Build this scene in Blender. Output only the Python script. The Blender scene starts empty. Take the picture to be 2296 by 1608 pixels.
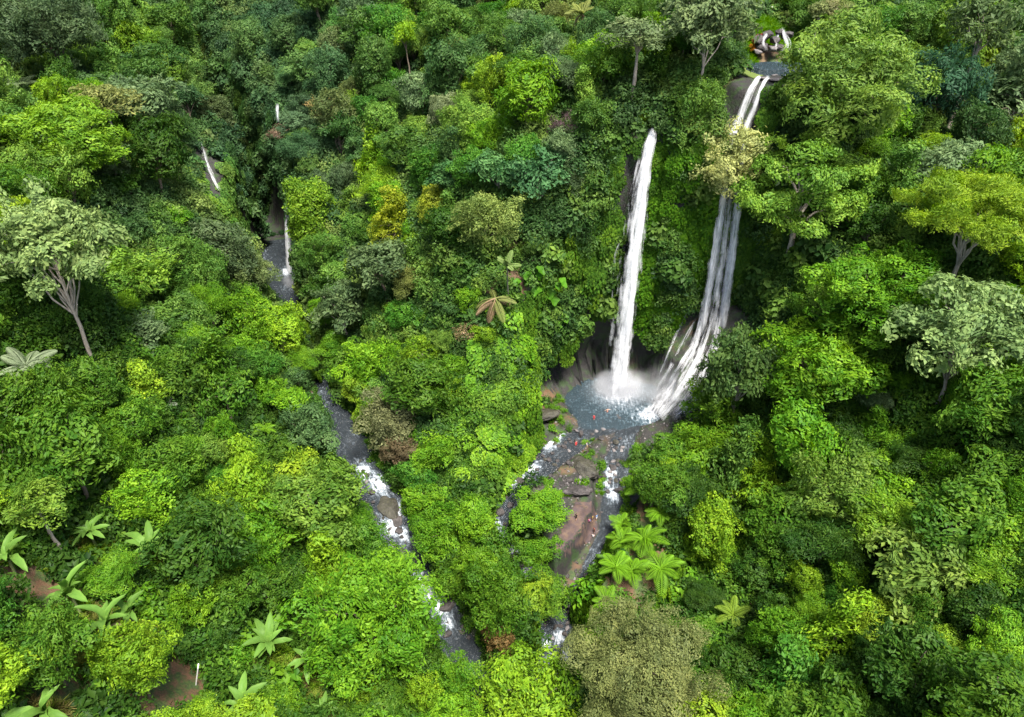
import bpy, math, random
import numpy as np
from mathutils import Vector, Matrix, Euler

R = math.radians
scene = bpy.context.scene
col = scene.collection

# ------------------------------------------------------------------ camera
CAM_Z, PITCH, HFOV = 100.0, R(35.0), R(70.0)
PW, PH = 2296.0, 1608.0                       # pixel frame used for reading the photograph
FPX = PW / 2 / math.tan(HFOV / 2)
cam = bpy.data.cameras.new('camera'); cam_o = bpy.data.objects.new('camera', cam); col.objects.link(cam_o)
cam.sensor_width = 36; cam.lens = 18 / math.tan(HFOV / 2); cam.clip_start = 0.5; cam.clip_end = 3000
cam_o.location = (0, 0, CAM_Z); cam_o.rotation_euler = (math.pi / 2 - PITCH, 0, 0)
scene.camera = cam_o

# ------------------------------------------------------------------ world, sun, exposure
SUN_EL, SUN_AZ = R(68), R(150)                # azimuth from +Y towards +X
w = bpy.data.worlds.new('World'); scene.world = w; w.use_nodes = True
nt = w.node_tree; bg = nt.nodes['Background']
sky = nt.nodes.new('ShaderNodeTexSky'); sky.sky_type = 'NISHITA'; sky.sun_disc = False
sky.sun_elevation = SUN_EL; sky.sun_rotation = SUN_AZ
sky.air_density = 1.0; sky.dust_density = 3.0; sky.ozone_density = 1.0
nt.links.new(sky.outputs[0], bg.inputs[0]); bg.inputs[1].default_value = 0.09
sl = bpy.data.lights.new('sun', 'SUN'); sl.energy = 4.2; sl.angle = R(15); sl.color = (1.0, 0.95, 0.86)
so = bpy.data.objects.new('sun', sl); col.objects.link(so)
sd = Vector((math.cos(SUN_EL) * math.sin(SUN_AZ), math.cos(SUN_EL) * math.cos(SUN_AZ), math.sin(SUN_EL)))
so.rotation_euler = sd.to_track_quat('Z', 'Y').to_euler(); so.location = sd * 300
vs = scene.view_settings
vs.view_transform = 'Standard'; vs.look = 'None'; vs.exposure = 1.6; vs.gamma = 1.0
cy = scene.cycles
cy.max_bounces = 4; cy.diffuse_bounces = 2; cy.glossy_bounces = 2; cy.transmission_bounces = 2
cy.transparent_max_bounces = 12; cy.volume_bounces = 1; cy.use_denoising = True
cy.use_adaptive_sampling = False; cy.caustics_reflective = False; cy.caustics_refractive = False
cy.volume_step_rate = 2.0

HAZE = 0
rng = np.random.default_rng(7)
random.seed(7)

# ------------------------------------------------------------------ numeric helpers
def vnoise(p, seed=0):
    """smooth value noise, p (...,3) -> -1..1"""
    p = np.asarray(p, float)
    i = np.floor(p).astype(np.int64); f = p - i; f = f * f * (3 - 2 * f)
    def h(a, b, c):
        n = (a * 374761393 + b * 668265263 + c * 2147483647 + seed * 1274126177) & 0xffffffff
        n = ((n ^ (n >> 13)) * 1274126177) & 0xffffffff
        n = ((n ^ (n >> 16)) * 2246822519) & 0xffffffff
        return ((n >> 8) & 0xffff) / 32767.5 - 1
    out = 0
    for dx in (0, 1):
        wx = f[..., 0] if dx else 1 - f[..., 0]
        for dy in (0, 1):
            wy = f[..., 1] if dy else 1 - f[..., 1]
            for dz in (0, 1):
                wz = f[..., 2] if dz else 1 - f[..., 2]
                out = out + wx * wy * wz * h(i[..., 0] + dx, i[..., 1] + dy, i[..., 2] + dz)
    return out

def fbm(p, octs=4, seed=0, gain=0.5):
    p = np.asarray(p, float); a = 1.0; s = 0; t = 0
    for k in range(octs):
        s = s + a * vnoise(p * 2 ** k + 17.3 * k, seed + k); t += a; a *= gain
    return s / t

def sstep(a, b, x):
    t = np.clip((x - a) / (b - a), 0, 1); return t * t * (3 - 2 * t)

CP, SP = math.cos(PITCH), math.sin(PITCH)
def ray(u, v):
    a = (u - PW / 2) / FPX; b = (PH / 2 - v) / FPX
    return np.array([a, CP + SP * b, -SP + CP * b])
def at(u, v, Y):
    d = ray(u, v); return np.array([0, 0, CAM_Z]) + d * (Y / d[1])
def proj(p):
    p = np.asarray(p, float) - np.array([0, 0, CAM_Z])
    f = p[..., 1] * CP - p[..., 2] * SP; up = p[..., 1] * SP + p[..., 2] * CP
    return PW / 2 + FPX * p[..., 0] / f, PH / 2 - FPX * up / f

def seg_dist(px, py, pts):
    """distance to a polyline and interpolated extra columns"""
    pts = np.asarray(pts, float)
    best = np.full(px.shape, 1e9); val = np.zeros(px.shape + (pts.shape[1] - 2,))
    for a, b in zip(pts[:-1], pts[1:]):
        dx, dy = b[0] - a[0], b[1] - a[1]; L = dx * dx + dy * dy
        t = np.clip(((px - a[0]) * dx + (py - a[1]) * dy) / L, 0, 1)
        d = np.hypot(px - a[0] - t * dx, py - a[1] - t * dy)
        m = d < best
        best = np.where(m, d, best)
        val = np.where(m[..., None], a[2:] + t[..., None] * (b[2:] - a[2:]), val)
    return best, val

def in_poly(px, py, poly):
    ins = np.zeros(px.shape, bool); n = len(poly)
    for k in range(n):
        x1, y1 = poly[k]; x2, y2 = poly[(k + 1) % n]
        c = ((y1 > py) != (y2 > py)) & (px < (x2 - x1) * (py - y1) / (y2 - y1 + 1e-12) + x1)
        ins ^= c
    return ins

# ------------------------------------------------------------------ terrain height field
def cp(u, v, Y, h):
    p = at(u, v, Y); return (p[0], p[1], p[2] - h - (3.5 if h > 4 else 0))
CTRL = [cp(*c) for c in [
    # left hillside
    (300, 700, 120, 8), (100, 500, 110, 9), (100, 900, 85, 8), (60, 1250, 58, 7), (400, 1100, 82, 7), (600, 900, 105, 7),
    (650, 800, 125, 7), (400, 400, 155, 8), (200, 200, 160, 9), (50, 50, 190, 9), (400, 100, 225, 8), (300, 1500, 48, 6),
    (600, 1300, 68, 7), (800, 1500, 58, 8), (500, 560, 150, 7), (560, 620, 150, 8), (450, 850, 105, 7), (250, 1050, 80, 7),
    (700, 1180, 85, 6), (760, 1290, 76, 7), (480, 250, 185, 7),
    # between gorge and spur
    (750, 600, 150, 7), (720, 350, 174, 8), (700, 100, 215, 8), (900, 250, 168, 9), (900, 450, 147, 8), (800, 750, 132, 8), (850, 900, 117, 6),
    (660, 220, 195, 8),
    # right hillside
    (1650, 820, 117, 12), (1800, 640, 122, 7), (2000, 800, 105, 8), (2200, 600, 112, 8), (2200, 300, 142, 9), (2200, 1000, 82, 8),
    (2000, 1200, 75, 7), (1700, 1000, 100, 6), (1450, 1150, 92, 5), (1600, 1300, 75, 6), (2200, 1400, 55, 7), (1800, 1500, 55, 8),
    (2200, 60, 178, 10), (1840, 555, 128, 0), (2050, 400, 128, 8), (1950, 200, 150, 12),
]] + [
    (-10, 96, -1), (-11, 103, 2), (-12, 109, 6), (-13, 115, 11), (-13, 121, 18), (-6, 127, 33), (0, 140, 46), (-2, 155, 52), (0, 175, 57),
    (12, 142, 54), (25, 142, 58), (25, 160, 61), (36, 143, 58), (44, 150, 61), (53, 156, 63.5), (55, 166, 68), (55, 176, 72), (62, 145, 56), (70, 160, 58),
    (20, 190, 66), (60, 200, 78), (100, 210, 80), (140, 190, 78), (150, 130, 66), (140, 80, 52), (110, 60, 40), (90, 40, 32), (50, 35, 12),
    (0, 230, 70), (-30, 240, 70), (-120, 250, 85), (-60, 300, 92), (40, 280, 96), (120, 280, 100), (-160, 180, 85), (-150, 120, 75), (-130, 70, 60), (-90, 40, 42), (-60, 25, 32), (-20, 35, 4),
    (0, 45, -8), (20, 45, -4), (19, 57, -6), (170, 300, 105), (-170, 300, 105),
    (-60, 170, 14), (-50, 150, 8), (-42, 130, 4), (-35, 114, 1), (-24, 97, -2), (-14, 82, -5), (-5, 68, -9),
    (8, 84, -5), (8, 72, -8), (14, 100, -2), (22, 110, 0), (30, 118, 3),
]
CTRL = np.array(CTRL)
LRIV = [(-116, 285, 60, 3.0), (-104, 256, 46, 4.0), (-93, 230, 34, 3.5), (-87, 222, 4.2, 3.5), (-70, 200, 3.5, 4.4), (-65.5, 185, 3.2, 5.4), (-61, 170, 3, 6.0), (-57, 160, 2.6, 3.0), (-49, 147, 1.5, 1.3), (-42, 131, 0.5, 1.3),
        (-36, 117.5, 0, 3.4), (-30, 106, -1.4, 3.4), (-22, 94.5, -4.6, 3.4), (-14.5, 83, -8, 3.0), (-10, 75, -10, 2.6), (-4.5, 66, -12, 3), (2, 55, -15, 3), (6, 38, -18, 3)]
WRIV = [(20, 119.5, 0.0, 2.2), (14, 115.5, -0.8, 1.6), (8, 110, -1.4, 2), (3.7, 106, -2, 1.8), (-0.5, 100, -3.2, 1.8), (-2.2, 96, -4, 2), (-1.6, 91.5, -5, 1.9), (1.8, 87, -6, 1.6), (4.5, 81, -8, 1.6), (8, 76, -9.8, 3.4), (7, 70, -11.2, 3.4), (4, 62, -13.2, 2.4)]
ERIV = [(25, 118.8, 0.0, 1.5), (22.3, 112, -1.2, 1.2), (20.6, 107, -1.9, 1.3), (20, 102.5, -2.9, 1.3), (19.5, 98.5, -3.8, 1.3), (18.6, 93, -5, 0.9), (15, 87, -6.3, 0.8), (10.5, 79.5, -8.6, 1.0)]
BASIN = [(3.5, 108), (4.5, 116), (8, 125), (13, 131), (19, 134), (25, 134.8), (33, 135.2), (42, 136.5), (50, 137.5), (54.5, 134), (52, 126), (45, 121), (38, 116), (30, 109), (25, 100),
         (20, 90), (16, 83), (13, 77), (11.5, 70), (4, 68), (4, 76), (2, 84), (-3, 90), (-5, 97), (-1.5, 104)]
FLY, FLZ = [50, 66, 75, 87, 96, 105, 112, 118, 125, 140], [-15, -11.3, -9.2, -5.4, -3.4, -1.2, 0.1, 0.6, 0.6, 0.6]

def base_h(x, y):
    global _W
    P2 = CTRL[:, :2]
    if '_W' not in globals():
        d = np.hypot(P2[:, None, 0] - P2[None, :, 0], P2[:, None, 1] - P2[None, :, 1])
        n = len(P2); A = np.zeros((n + 3, n + 3)); A[:n, :n] = -d + 1.5 * np.eye(n)
        A[:n, n] = 1; A[:n, n + 1:] = P2; A[n, :n] = 1; A[n + 1:, :n] = P2.T
        _W = np.linalg.solve(A, np.concatenate([CTRL[:, 2], np.zeros(3)]))
    n = len(P2); z = _W[n] + _W[n + 1] * x + _W[n + 2] * y
    for k in range(n):
        z = z - _W[k] * np.hypot(x - P2[k, 0], y - P2[k, 1])
    return z

def floor_z(y): return np.interp(y, FLY, FLZ)

def height(x, y):
    x = np.asarray(x, float); y = np.asarray(y, float)
    p = np.stack([x, y, np.zeros_like(x)], -1)
    z = base_h(x, y) + 1.8 * fbm(p / 14, 4, 3) + 4.5 * (1 - 2 * np.abs(fbm(p / 34, 2, 8))) * sstep(-12, 12, np.abs(x + 5 + 0 * y) - 26) - 2.0
    jx = 1.6 * fbm(p / 7, 3, 11); jy = 1.6 * fbm(p / 7, 3, 23)
    # plunge-pool basin
    xx, yy = x + jx, y + jy
    ins = in_poly(xx, yy, BASIN)
    d, _ = seg_dist(xx, yy, [b + (0,) for b in BASIN + BASIN[:1]])
    d = np.where(ins, 0, d)
    s = 1.0 + 11.5 * sstep(123, 131, y) * (1 - 0.75 * sstep(48, 60, x)) + 3.0 * sstep(104, 112, y) * sstep(12, 4, x)
    fl = floor_z(y) + 0.25 * fbm(p / 2.5, 3, 5)
    # cascade ramp under the second fall
    a = np.array([27.5, 118.5]); b = np.array([45, 136.5]); ab = b - a; L = np.hypot(*ab)
    t = ((x - a[0]) * ab[0] + (y - a[1]) * ab[1]) / L; q = ((x - a[0]) * ab[1] - (y - a[1]) * ab[0]) / L
    ramp = 17 * np.clip((t - 1) / (L - 3), 0, 1.1) ** 1.15 - np.maximum(0, np.abs(q - 0.5) - 6.0) * 1.6 + 0.6 * fbm(p / 1.6, 3, 31)
    fl = np.maximum(fl, np.where(q > 0.5, np.maximum(ramp, 17 * np.clip((t - 1) / (L - 3), 0, 1.1) ** 1.15 - 1.0), ramp))
    # pool bowl
    dp = np.hypot((x - 23) / 1.25, y - 126.5) + 1.1 * fbm(p / 3.0, 3, 37)
    fl = np.where(dp < 10, np.minimum(fl, -1.2 + 1.9 * (np.maximum(dp - 7, 0) / 3) ** 1.5 * 1.0), fl)
    z = np.where(d < 9, np.maximum(z, fl - 0.35 * d), z)
    z = np.minimum(z, fl + s * d + 2.0 * np.maximum(0, d - 6))
    # left river gorge
    d, v = seg_dist(xx * 0.5 + x * 0.5, yy * 0.5 + y * 0.5, LRIV)
    s = 1.1 + 1.0 * sstep(112, 135, y) + 5.5 * sstep(152, 172, y)
    e = np.maximum(0, d - v[..., 1]); z = np.where((e < 9) & (y < 150), np.maximum(z, v[..., 0] + 0.5 - 0.25 * e), z); z = np.minimum(z, v[..., 0] - 0.7 + e * s + 2.5 * np.maximum(0, e - 6))
    kx = 0.9 * fbm(p / 2.4, 3, 61); ky = 0.9 * fbm(p / 2.4, 3, 67)
    for riv in (WRIV, ERIV):
        d, v = seg_dist(xx * 0.5 + x * 0.5 + kx, yy * 0.5 + y * 0.5 + ky, riv)
        e = np.maximum(0, d - v[..., 1]); z = np.minimum(z, v[..., 0] - 0.5 + 0.45 * e + 5 * np.maximum(0, e - 2.5))
    # notch that feeds the tall fall
    d, _ = seg_dist(x, y, [(25.6, 137.5, 0), (27.5, 150, 0)]); z = np.minimum(z, 53.4 + 0.14 * (y - 138) + np.maximum(0, d - 1.5) * 2.2 + 40 * (y < 137.2))
    # upper pool and the stream shelf above the second fall
    d, _ = seg_dist(x, y, [(51, 155.5, 0), (56, 156.5, 0)])
    z = np.minimum(z, 62.6 + np.maximum(0, d - 3.6) * 0.5)
    d, _ = seg_dist(x, y, [(47, 146.5, 0), (50, 150.5, 0)])
    z = np.where(d < 6, z * sstep(4, 6, d) + 62.4 * (1 - sstep(4, 6, d)), z)
    return z

def _axis(a, b, c, d):
    return np.concatenate([np.arange(a, b, 0.95), np.arange(b, c, 0.45), np.arange(c, d, 0.95)])
gx = _axis(-175.0, -40.0, 60.0, 185.0); gy = _axis(20.0, 62.0, 146.0, 325.0)
GXX, GYY = np.meshgrid(gx, gy)
HZ = height(GXX, GYY)
def _cell(x, y):
    i = np.clip(np.searchsorted(gx, x, 'right') - 1, 0, len(gx) - 2); j = np.clip(np.searchsorted(gy, y, 'right') - 1, 0, len(gy) - 2)
    return i, j
def gh(x, y):
    """bilinear ground height"""
    x = np.asarray(x, float); y = np.asarray(y, float); i, j = _cell(x, y)
    fx = np.clip((x - gx[i]) / (gx[i + 1] - gx[i]), 0, 1); fy = np.clip((y - gy[j]) / (gy[j + 1] - gy[j]), 0, 1)
    return (HZ[j, i] * (1 - fx) * (1 - fy) + HZ[j, i + 1] * fx * (1 - fy) + HZ[j + 1, i] * (1 - fx) * fy + HZ[j + 1, i + 1] * fx * fy)
_gyz, _gxz = np.gradient(HZ, gy, gx)
SLOPE = np.hypot(_gxz, _gyz)
def gslope(x, y):
    i, j = _cell(np.asarray(x, float), np.asarray(y, float))
    return SLOPE[j, i], _gxz[j, i], _gyz[j, i]
def hit(u, v, h=0.0):
    """first point along the sight line that stands h above the ground"""
    d = ray(u, v); t = np.arange(40, 330, 0.25) / d[1]
    P = np.array([0, 0, CAM_Z]) + t[:, None] * d
    m = P[:, 2] - gh(P[:, 0], P[:, 1]) < h
    k = int(np.argmax(m)) if m.any() else len(t) - 1
    return P[k]

# ------------------------------------------------------------------ object helpers
def tag(o, label=None, cat=None, group=None, kind=None):
    if label: o['label'] = label
    if cat: o['category'] = cat
    if group: o['group'] = group
    if kind: o['kind'] = kind
    return o
def link(name, data, parent=None, loc=None, rot=None, scale=None):
    o = bpy.data.objects.new(name, data); col.objects.link(o)
    if parent is not None: o.parent = parent
    if loc is not None: o.location = [float(c) for c in loc]
    if rot is not None: o.rotation_euler = [float(c) for c in rot]
    if scale is not None: o.scale = [float(c) for c in scale] if hasattr(scale, '__len__') else (float(scale),) * 3
    return o
def mesh_np(name, V, F, mat=None, smooth=False, fattr=None, uv=None, vattr=None):
    """mesh from arrays; F is (n,3) or (n,4)"""
    V = np.asarray(V, np.float32); F = np.asarray(F, np.int32); k = F.shape[1]
    me = bpy.data.meshes.new(name)
    me.vertices.add(len(V)); me.vertices.foreach_set('co', V.ravel())
    me.loops.add(F.size); me.loops.foreach_set('vertex_index', F.ravel())
    me.polygons.add(len(F)); me.polygons.foreach_set('loop_start', np.arange(0, F.size, k, dtype=np.int32))
    if smooth: me.polygons.foreach_set('use_smooth', np.ones(len(F), bool))
    for nm, arr in (fattr or {}).items():
        at_ = me.attributes.new(nm, 'FLOAT', 'FACE'); at_.data.foreach_set('value', np.asarray(arr, np.float32))
    for nm, arr in (vattr or {}).items():
        arr = np.asarray(arr, np.float32)
        if arr.ndim == 1:
            at_ = me.attributes.new(nm, 'FLOAT', 'POINT'); at_.data.foreach_set('value', arr)
        else:
            at_ = me.attributes.new(nm, 'FLOAT_VECTOR', 'POINT'); at_.data.foreach_set('vector', arr.ravel())
    me.update(calc_edges=True)
    for m in (mat if isinstance(mat, (list, tuple)) else [mat] if mat else []): me.materials.append(m)
    return me
def grid_faces(ny, nx):
    i = np.arange(nx * ny).reshape(ny, nx)
    return np.stack([i[:-1, :-1], i[:-1, 1:], i[1:, 1:], i[1:, :-1]], -1).reshape(-1, 4)
def tube(path, radii, sides=6, cap=True):
    """tapered tube along a path -> V, quads"""
    P = np.asarray(path, float); n = len(P); T = np.gradient(P, axis=0); T /= np.linalg.norm(T, axis=1)[:, None] + 1e-9
    ref = np.array([0.31, 0.95, 0.05]); ref = ref if abs(T[0] @ ref) < .9 else np.array([1.0, 0, 0])
    A = np.cross(T, ref); A /= np.linalg.norm(A, axis=1)[:, None]; B = np.cross(T, A)
    th = np.arange(sides) * 2 * np.pi / sides
    V = P[:, None] + np.asarray(radii)[:, None, None] * (np.cos(th)[None, :, None] * A[:, None] + np.sin(th)[None, :, None] * B[:, None])
    F = []
    for i in range(n - 1):
        for j in range(sides):
            F.append((i * sides + j, i * sides + (j + 1) % sides, (i + 1) * sides + (j + 1) % sides, (i + 1) * sides + j))
    return V.reshape(-1, 3), F
class MB:
    """collects pieces of ONE part"""
    def __init__(s): s.V = []; s.F = []; s.n = 0
    def add(s, V, F):
        s.V.append(np.asarray(V, float)); s.F += [tuple(int(i) + s.n for i in f) for f in F]; s.n += len(V)
    def mesh(s, name, mat, smooth=True):
        me = bpy.data.meshes.new(name); me.from_pydata(np.concatenate(s.V).tolist(), [], s.F)
        if smooth:
            for p in me.polygons: p.use_smooth = True
        if mat: me.materials.append(mat)
        return me

# ------------------------------------------------------------------ materials
def newmat(name):
    m = bpy.data.materials.new(name); m.use_nodes = True; nt = m.node_tree; nt.nodes.clear()
    out = nt.nodes.new('ShaderNodeOutputMaterial'); return m, nt, out
def N(nt, t, **kw):
    n = nt.nodes.new(t)
    for k, v in kw.items():
        if k == 'ins':
            for a, b in v.items(): n.inputs[a].default_value = b
        else: setattr(n, k, v)
    return n
def ramp(nt, fac, stops, interp='LINEAR'):
    r = nt.nodes.new('ShaderNodeValToRGB'); r.color_ramp.interpolation = interp
    e = r.color_ramp.elements
    while len(e) < len(stops): e.new(0.5)
    for k, (p, c) in enumerate(stops): e[k].position = p; e[k].color = tuple(c) + (1,) if len(c) == 3 else c
    nt.links.new(fac, r.inputs[0]); return r.outputs[0]
def noise(nt, vec, scale, detail=4, rough=0.55):
    n = N(nt, 'ShaderNodeTexNoise', ins={'Scale': scale, 'Detail': detail, 'Roughness': rough})
    if vec is not None: nt.links.new(vec, n.inputs['Vector'])
    return n.outputs['Fac']

def leaf_mat(name, source, rough=0.5, trans=0.35, hue=0.035, val=0.5):
    """leaf: colour of its plant, varied a little from leaf to leaf, glossy skin, light passes through"""
    m, nt, out = newmat(name); L = nt.links.new
    if source == 'object':
        c = N(nt, 'ShaderNodeObjectInfo').outputs['Color']
    else:
        c = N(nt, 'ShaderNodeAttribute', attribute_type='INSTANCER', attribute_name='col').outputs['Color']
    t = N(nt, 'ShaderNodeAttribute', attribute_type='GEOMETRY', attribute_name='tint').outputs['Fac']
    hs = N(nt, 'ShaderNodeHueSaturation')
    L(c, hs.inputs['Color'])
    mr = N(nt, 'ShaderNodeMapRange', ins={3: 0.5 + hue * 0.3, 4: 0.5 - hue * 0.9}); L(t, mr.inputs[0]); L(mr.outputs[0], hs.inputs['Hue'])
    mv = N(nt, 'ShaderNodeMapRange', ins={3: 1 - val * 0.8, 4: 1 + val}); L(t, mv.inputs[0]); L(mv.outputs[0], hs.inputs['Value'])
    b = N(nt, 'ShaderNodeBsdfPrincipled', ins={'Roughness': rough, 'Specular IOR Level': 0.12}); L(hs.outputs[0], b.inputs['Base Color'])
    tr = N(nt, 'ShaderNodeBsdfTranslucent')
    h2 = N(nt, 'ShaderNodeHueSaturation', ins={'Hue': 0.495, 'Saturation': 1.08, 'Value': 1.5}); L(hs.outputs[0], h2.inputs['Color']); L(h2.outputs[0], tr.inputs[0])
    mx = N(nt, 'ShaderNodeMixShader', ins={0: trans}); L(b.outputs[0], mx.inputs[1]); L(tr.outputs[0], mx.inputs[2]); L(mx.outputs[0], out.inputs[0])
    return m
M = {}
M['leaf'] = leaf_mat('leaf', 'object'); M['leaf_i'] = leaf_mat('leaf_scatter', 'instancer')

def bark_mat(name, c1, c2, obj=False):
    m, nt, out = newmat(name); L = nt.links.new
    tc = N(nt, 'ShaderNodeTexCoord').outputs['Object']; mp = N(nt, 'ShaderNodeMapping', ins={'Scale': (1, 1, 0.25)}); L(tc, mp.inputs[0])
    f = noise(nt, mp.outputs[0], 3.0, 6, 0.65)
    b = N(nt, 'ShaderNodeBsdfPrincipled', ins={'Roughness': 0.9}); cc = ramp(nt, f, [(0.3, c1), (0.7, c2)])
    if obj:
        mm = N(nt, 'ShaderNodeMixRGB', blend_type='MULTIPLY', ins={0: 1.0}); L(cc, mm.inputs[1]); L(N(nt, 'ShaderNodeObjectInfo').outputs['Color'], mm.inputs[2]); cc = mm.outputs[0]
    L(cc, b.inputs['Base Color'])
    bp = N(nt, 'ShaderNodeBump', ins={'Strength': 0.5, 'Distance': 0.05}); L(f, bp.inputs['Height']); L(bp.outputs[0], b.inputs['Normal'])
    L(b.outputs[0], out.inputs[0]); return m
M['bark'] = bark_mat('bark', (0.45, 0.42, 0.4), (1.0, 1.0, 1.0), True)

def ground_mat():
    m, nt, out = newmat('forest_ground'); L = nt.links.new
    g = N(nt, 'ShaderNodeNewGeometry'); pos = g.outputs['Position']
    f1 = noise(nt, pos, 0.35, 6, 0.6); f2 = noise(nt, pos, 2.5, 6, 0.7)
    soil = ramp(nt, f1, [(0.35, (0.055, 0.028, 0.016)), (0.55, (0.11, 0.05, 0.027)), (0.7, (0.06, 0.055, 0.02))])
    moss = ramp(nt, f2, [(0.35, (0.02, 0.035, 0.008)), (0.65, (0.05, 0.085, 0.012))])
    mixf = ramp(nt, f1, [(0.45, (1, 1, 1)), (0.55, (0.1, 0.1, 0.1))])
    c = N(nt, 'ShaderNodeMixRGB'); L(mixf, c.inputs[0]); L(soil, c.inputs[1]); L(moss, c.inputs[2])
    # wet rock on steep faces and in the river bed
    rock = ramp(nt, f2, [(0.3, (0.007, 0.007, 0.007)), (0.55, (0.02, 0.018, 0.017)), (0.75, (0.05, 0.042, 0.038))])
    f3 = noise(nt, pos, 0.5, 6, 0.6); mk = N(nt, 'ShaderNodeMapRange', ins={1: 0.48, 2: 0.62}); L(f3, mk.inputs[0])
    rk = N(nt, 'ShaderNodeMixRGB', ins={2: (0.018, 0.04, 0.008, 1)}); L(mk.outputs[0], rk.inputs[0]); L(rock, rk.inputs[1]); rock = rk.outputs[0]
    sp = N(nt, 'ShaderNodeSeparateXYZ'); L(g.outputs['True Normal'], sp.inputs[0])
    steep = N(nt, 'ShaderNodeMapRange', ins={1: 0.62, 2: 0.4, 3: 0.0, 4: 1.0}); L(sp.outputs[2], steep.inputs[0])
    bed = N(nt, 'ShaderNodeAttribute', attribute_name='bed').outputs['Fac']
    mx = N(nt, 'ShaderNodeMath', operation='MAXIMUM'); L(steep.outputs[0], mx.inputs[0]); L(bed, mx.inputs[1])
    c2 = N(nt, 'ShaderNodeMixRGB'); L(mx.outputs[0], c2.inputs[0]); L(c.outputs[0], c2.inputs[1]); L(rock, c2.inputs[2])
    b = N(nt, 'ShaderNodeBsdfPrincipled', ins={'Roughness': 0.75}); L(c2.outputs[0], b.inputs['Base Color'])
    bp = N(nt, 'ShaderNodeBump', ins={'Strength': 0.7, 'Distance': 0.3}); L(f2, bp.inputs['Height']); L(bp.outputs[0], b.inputs['Normal'])
    L(b.outputs[0], out.inputs[0]); return m
M['ground'] = ground_mat()

def rock_mat(name, c1, c2, c3, moss=0.0):
    m, nt, out = newmat(name); L = nt.links.new
    g = N(nt, 'ShaderNodeNewGeometry'); pos = g.outputs['Position']
    f = noise(nt, pos, 1.1, 8, 0.72); f2 = noise(nt, pos, 2.6, 7, 0.75)
    c = ramp(nt, f, [(0.3, c1), (0.5, c2), (0.72, c3)])
    if moss:
        sp = N(nt, 'ShaderNodeSeparateXYZ'); L(g.outputs['Normal'], sp.inputs[0])
        ad = N(nt, 'ShaderNodeMath', operation='MULTIPLY_ADD', ins={1: 0.8, 2: -0.4 + moss}); L(f2, ad.inputs[0])
        ml = N(nt, 'ShaderNodeMath', operation='MULTIPLY', use_clamp=True); L(ad.outputs[0], ml.inputs[0]); L(sp.outputs[2], ml.inputs[1])
        mc = N(nt, 'ShaderNodeMixRGB', ins={2: (0.07, 0.08, 0.008, 1)}); L(ml.outputs[0], mc.inputs[0]); L(c, mc.inputs[1]); c = mc.outputs[0]
    b = N(nt, 'ShaderNodeBsdfPrincipled', ins={'Roughness': 0.55}); L(c, b.inputs['Base Color'])
    bp = N(nt, 'ShaderNodeBump', ins={'Strength': 0.9, 'Distance': 0.3}); L(f2, bp.inputs['Height']); L(bp.outputs[0], b.inputs['Normal'])
    L(b.outputs[0], out.inputs[0]); return m
M['rock'] = rock_mat('river_rock', (0.012, 0.011, 0.011), (0.042, 0.036, 0.035), (0.11, 0.095, 0.092))
M['rock_pale'] = rock_mat('pale_rock', (0.06, 0.052, 0.052), (0.14, 0.125, 0.125), (0.26, 0.24, 0.235), 0.0)
M['rock_moss'] = rock_mat('mossy_rock', (0.012, 0.012, 0.010), (0.034, 0.03, 0.026), (0.075, 0.068, 0.055), 0.12)

def water_mat(name, deep, rough=0.12):
    m, nt, out = newmat(name); L = nt.links.new
    g = N(nt, 'ShaderNodeNewGeometry'); fl = N(nt, 'ShaderNodeAttribute', attribute_name='flow').outputs['Vector']
    foam = N(nt, 'ShaderNodeAttribute', attribute_name='foam').outputs['Fac']
    mp = N(nt, 'ShaderNodeMapping', ins={'Scale': (2.2, 0.5, 1)}); L(fl, mp.inputs[0])
    n1 = noise(nt, mp.outputs[0], 1.0, 9, 0.74); n2 = noise(nt, g.outputs['Position'], 1.7, 8, 0.75)
    av = N(nt, 'ShaderNodeMath', operation='MULTIPLY_ADD', ins={1: 0.5}); L(n2, av.inputs[0])
    hv = N(nt, 'ShaderNodeMath', operation='MULTIPLY', ins={1: 0.5}); L(n1, hv.inputs[0]); L(hv.outputs[0], av.inputs[2])
    cn = N(nt, 'ShaderNodeMapRange', ins={1: 0.3, 2: 0.7}); L(av.outputs[0], cn.inputs[0])
    ad = N(nt, 'ShaderNodeMath', operation='ADD'); L(foam, ad.inputs[0]); L(cn.outputs[0], ad.inputs[1])
    ff = N(nt, 'ShaderNodeMapRange', ins={1: 0.58, 2: 1.2}); L(ad.outputs[0], ff.inputs[0])
    b = N(nt, 'ShaderNodeBsdfPrincipled', ins={'Roughness': rough, 'IOR': 1.33, 'Specular IOR Level': 0.5})
    c = ramp(nt, ff.outputs[0], [(0.0, deep), (0.3, tuple(2.2 * k for k in deep)), (0.55, (0.2, 0.235, 0.27)), (0.9, (0.66, 0.68, 0.72))]); L(c, b.inputs['Base Color'])
    rr = N(nt, 'ShaderNodeMapRange', ins={3: rough, 4: 0.7}); L(ff.outputs[0], rr.inputs[0]); L(rr.outputs[0], b.inputs['Roughness'])
    bp = N(nt, 'ShaderNodeBump', ins={'Strength': 0.8, 'Distance': 0.35}); L(cn.outputs[0], bp.inputs['Height']); L(bp.outputs[0], b.inputs['Normal'])
    L(b.outputs[0], out.inputs[0]); return m
M['water'] = water_mat('river_water', (0.022, 0.027, 0.032))
M['pool'] = water_mat('pool_water', (0.022, 0.036, 0.045), 0.2)

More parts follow.
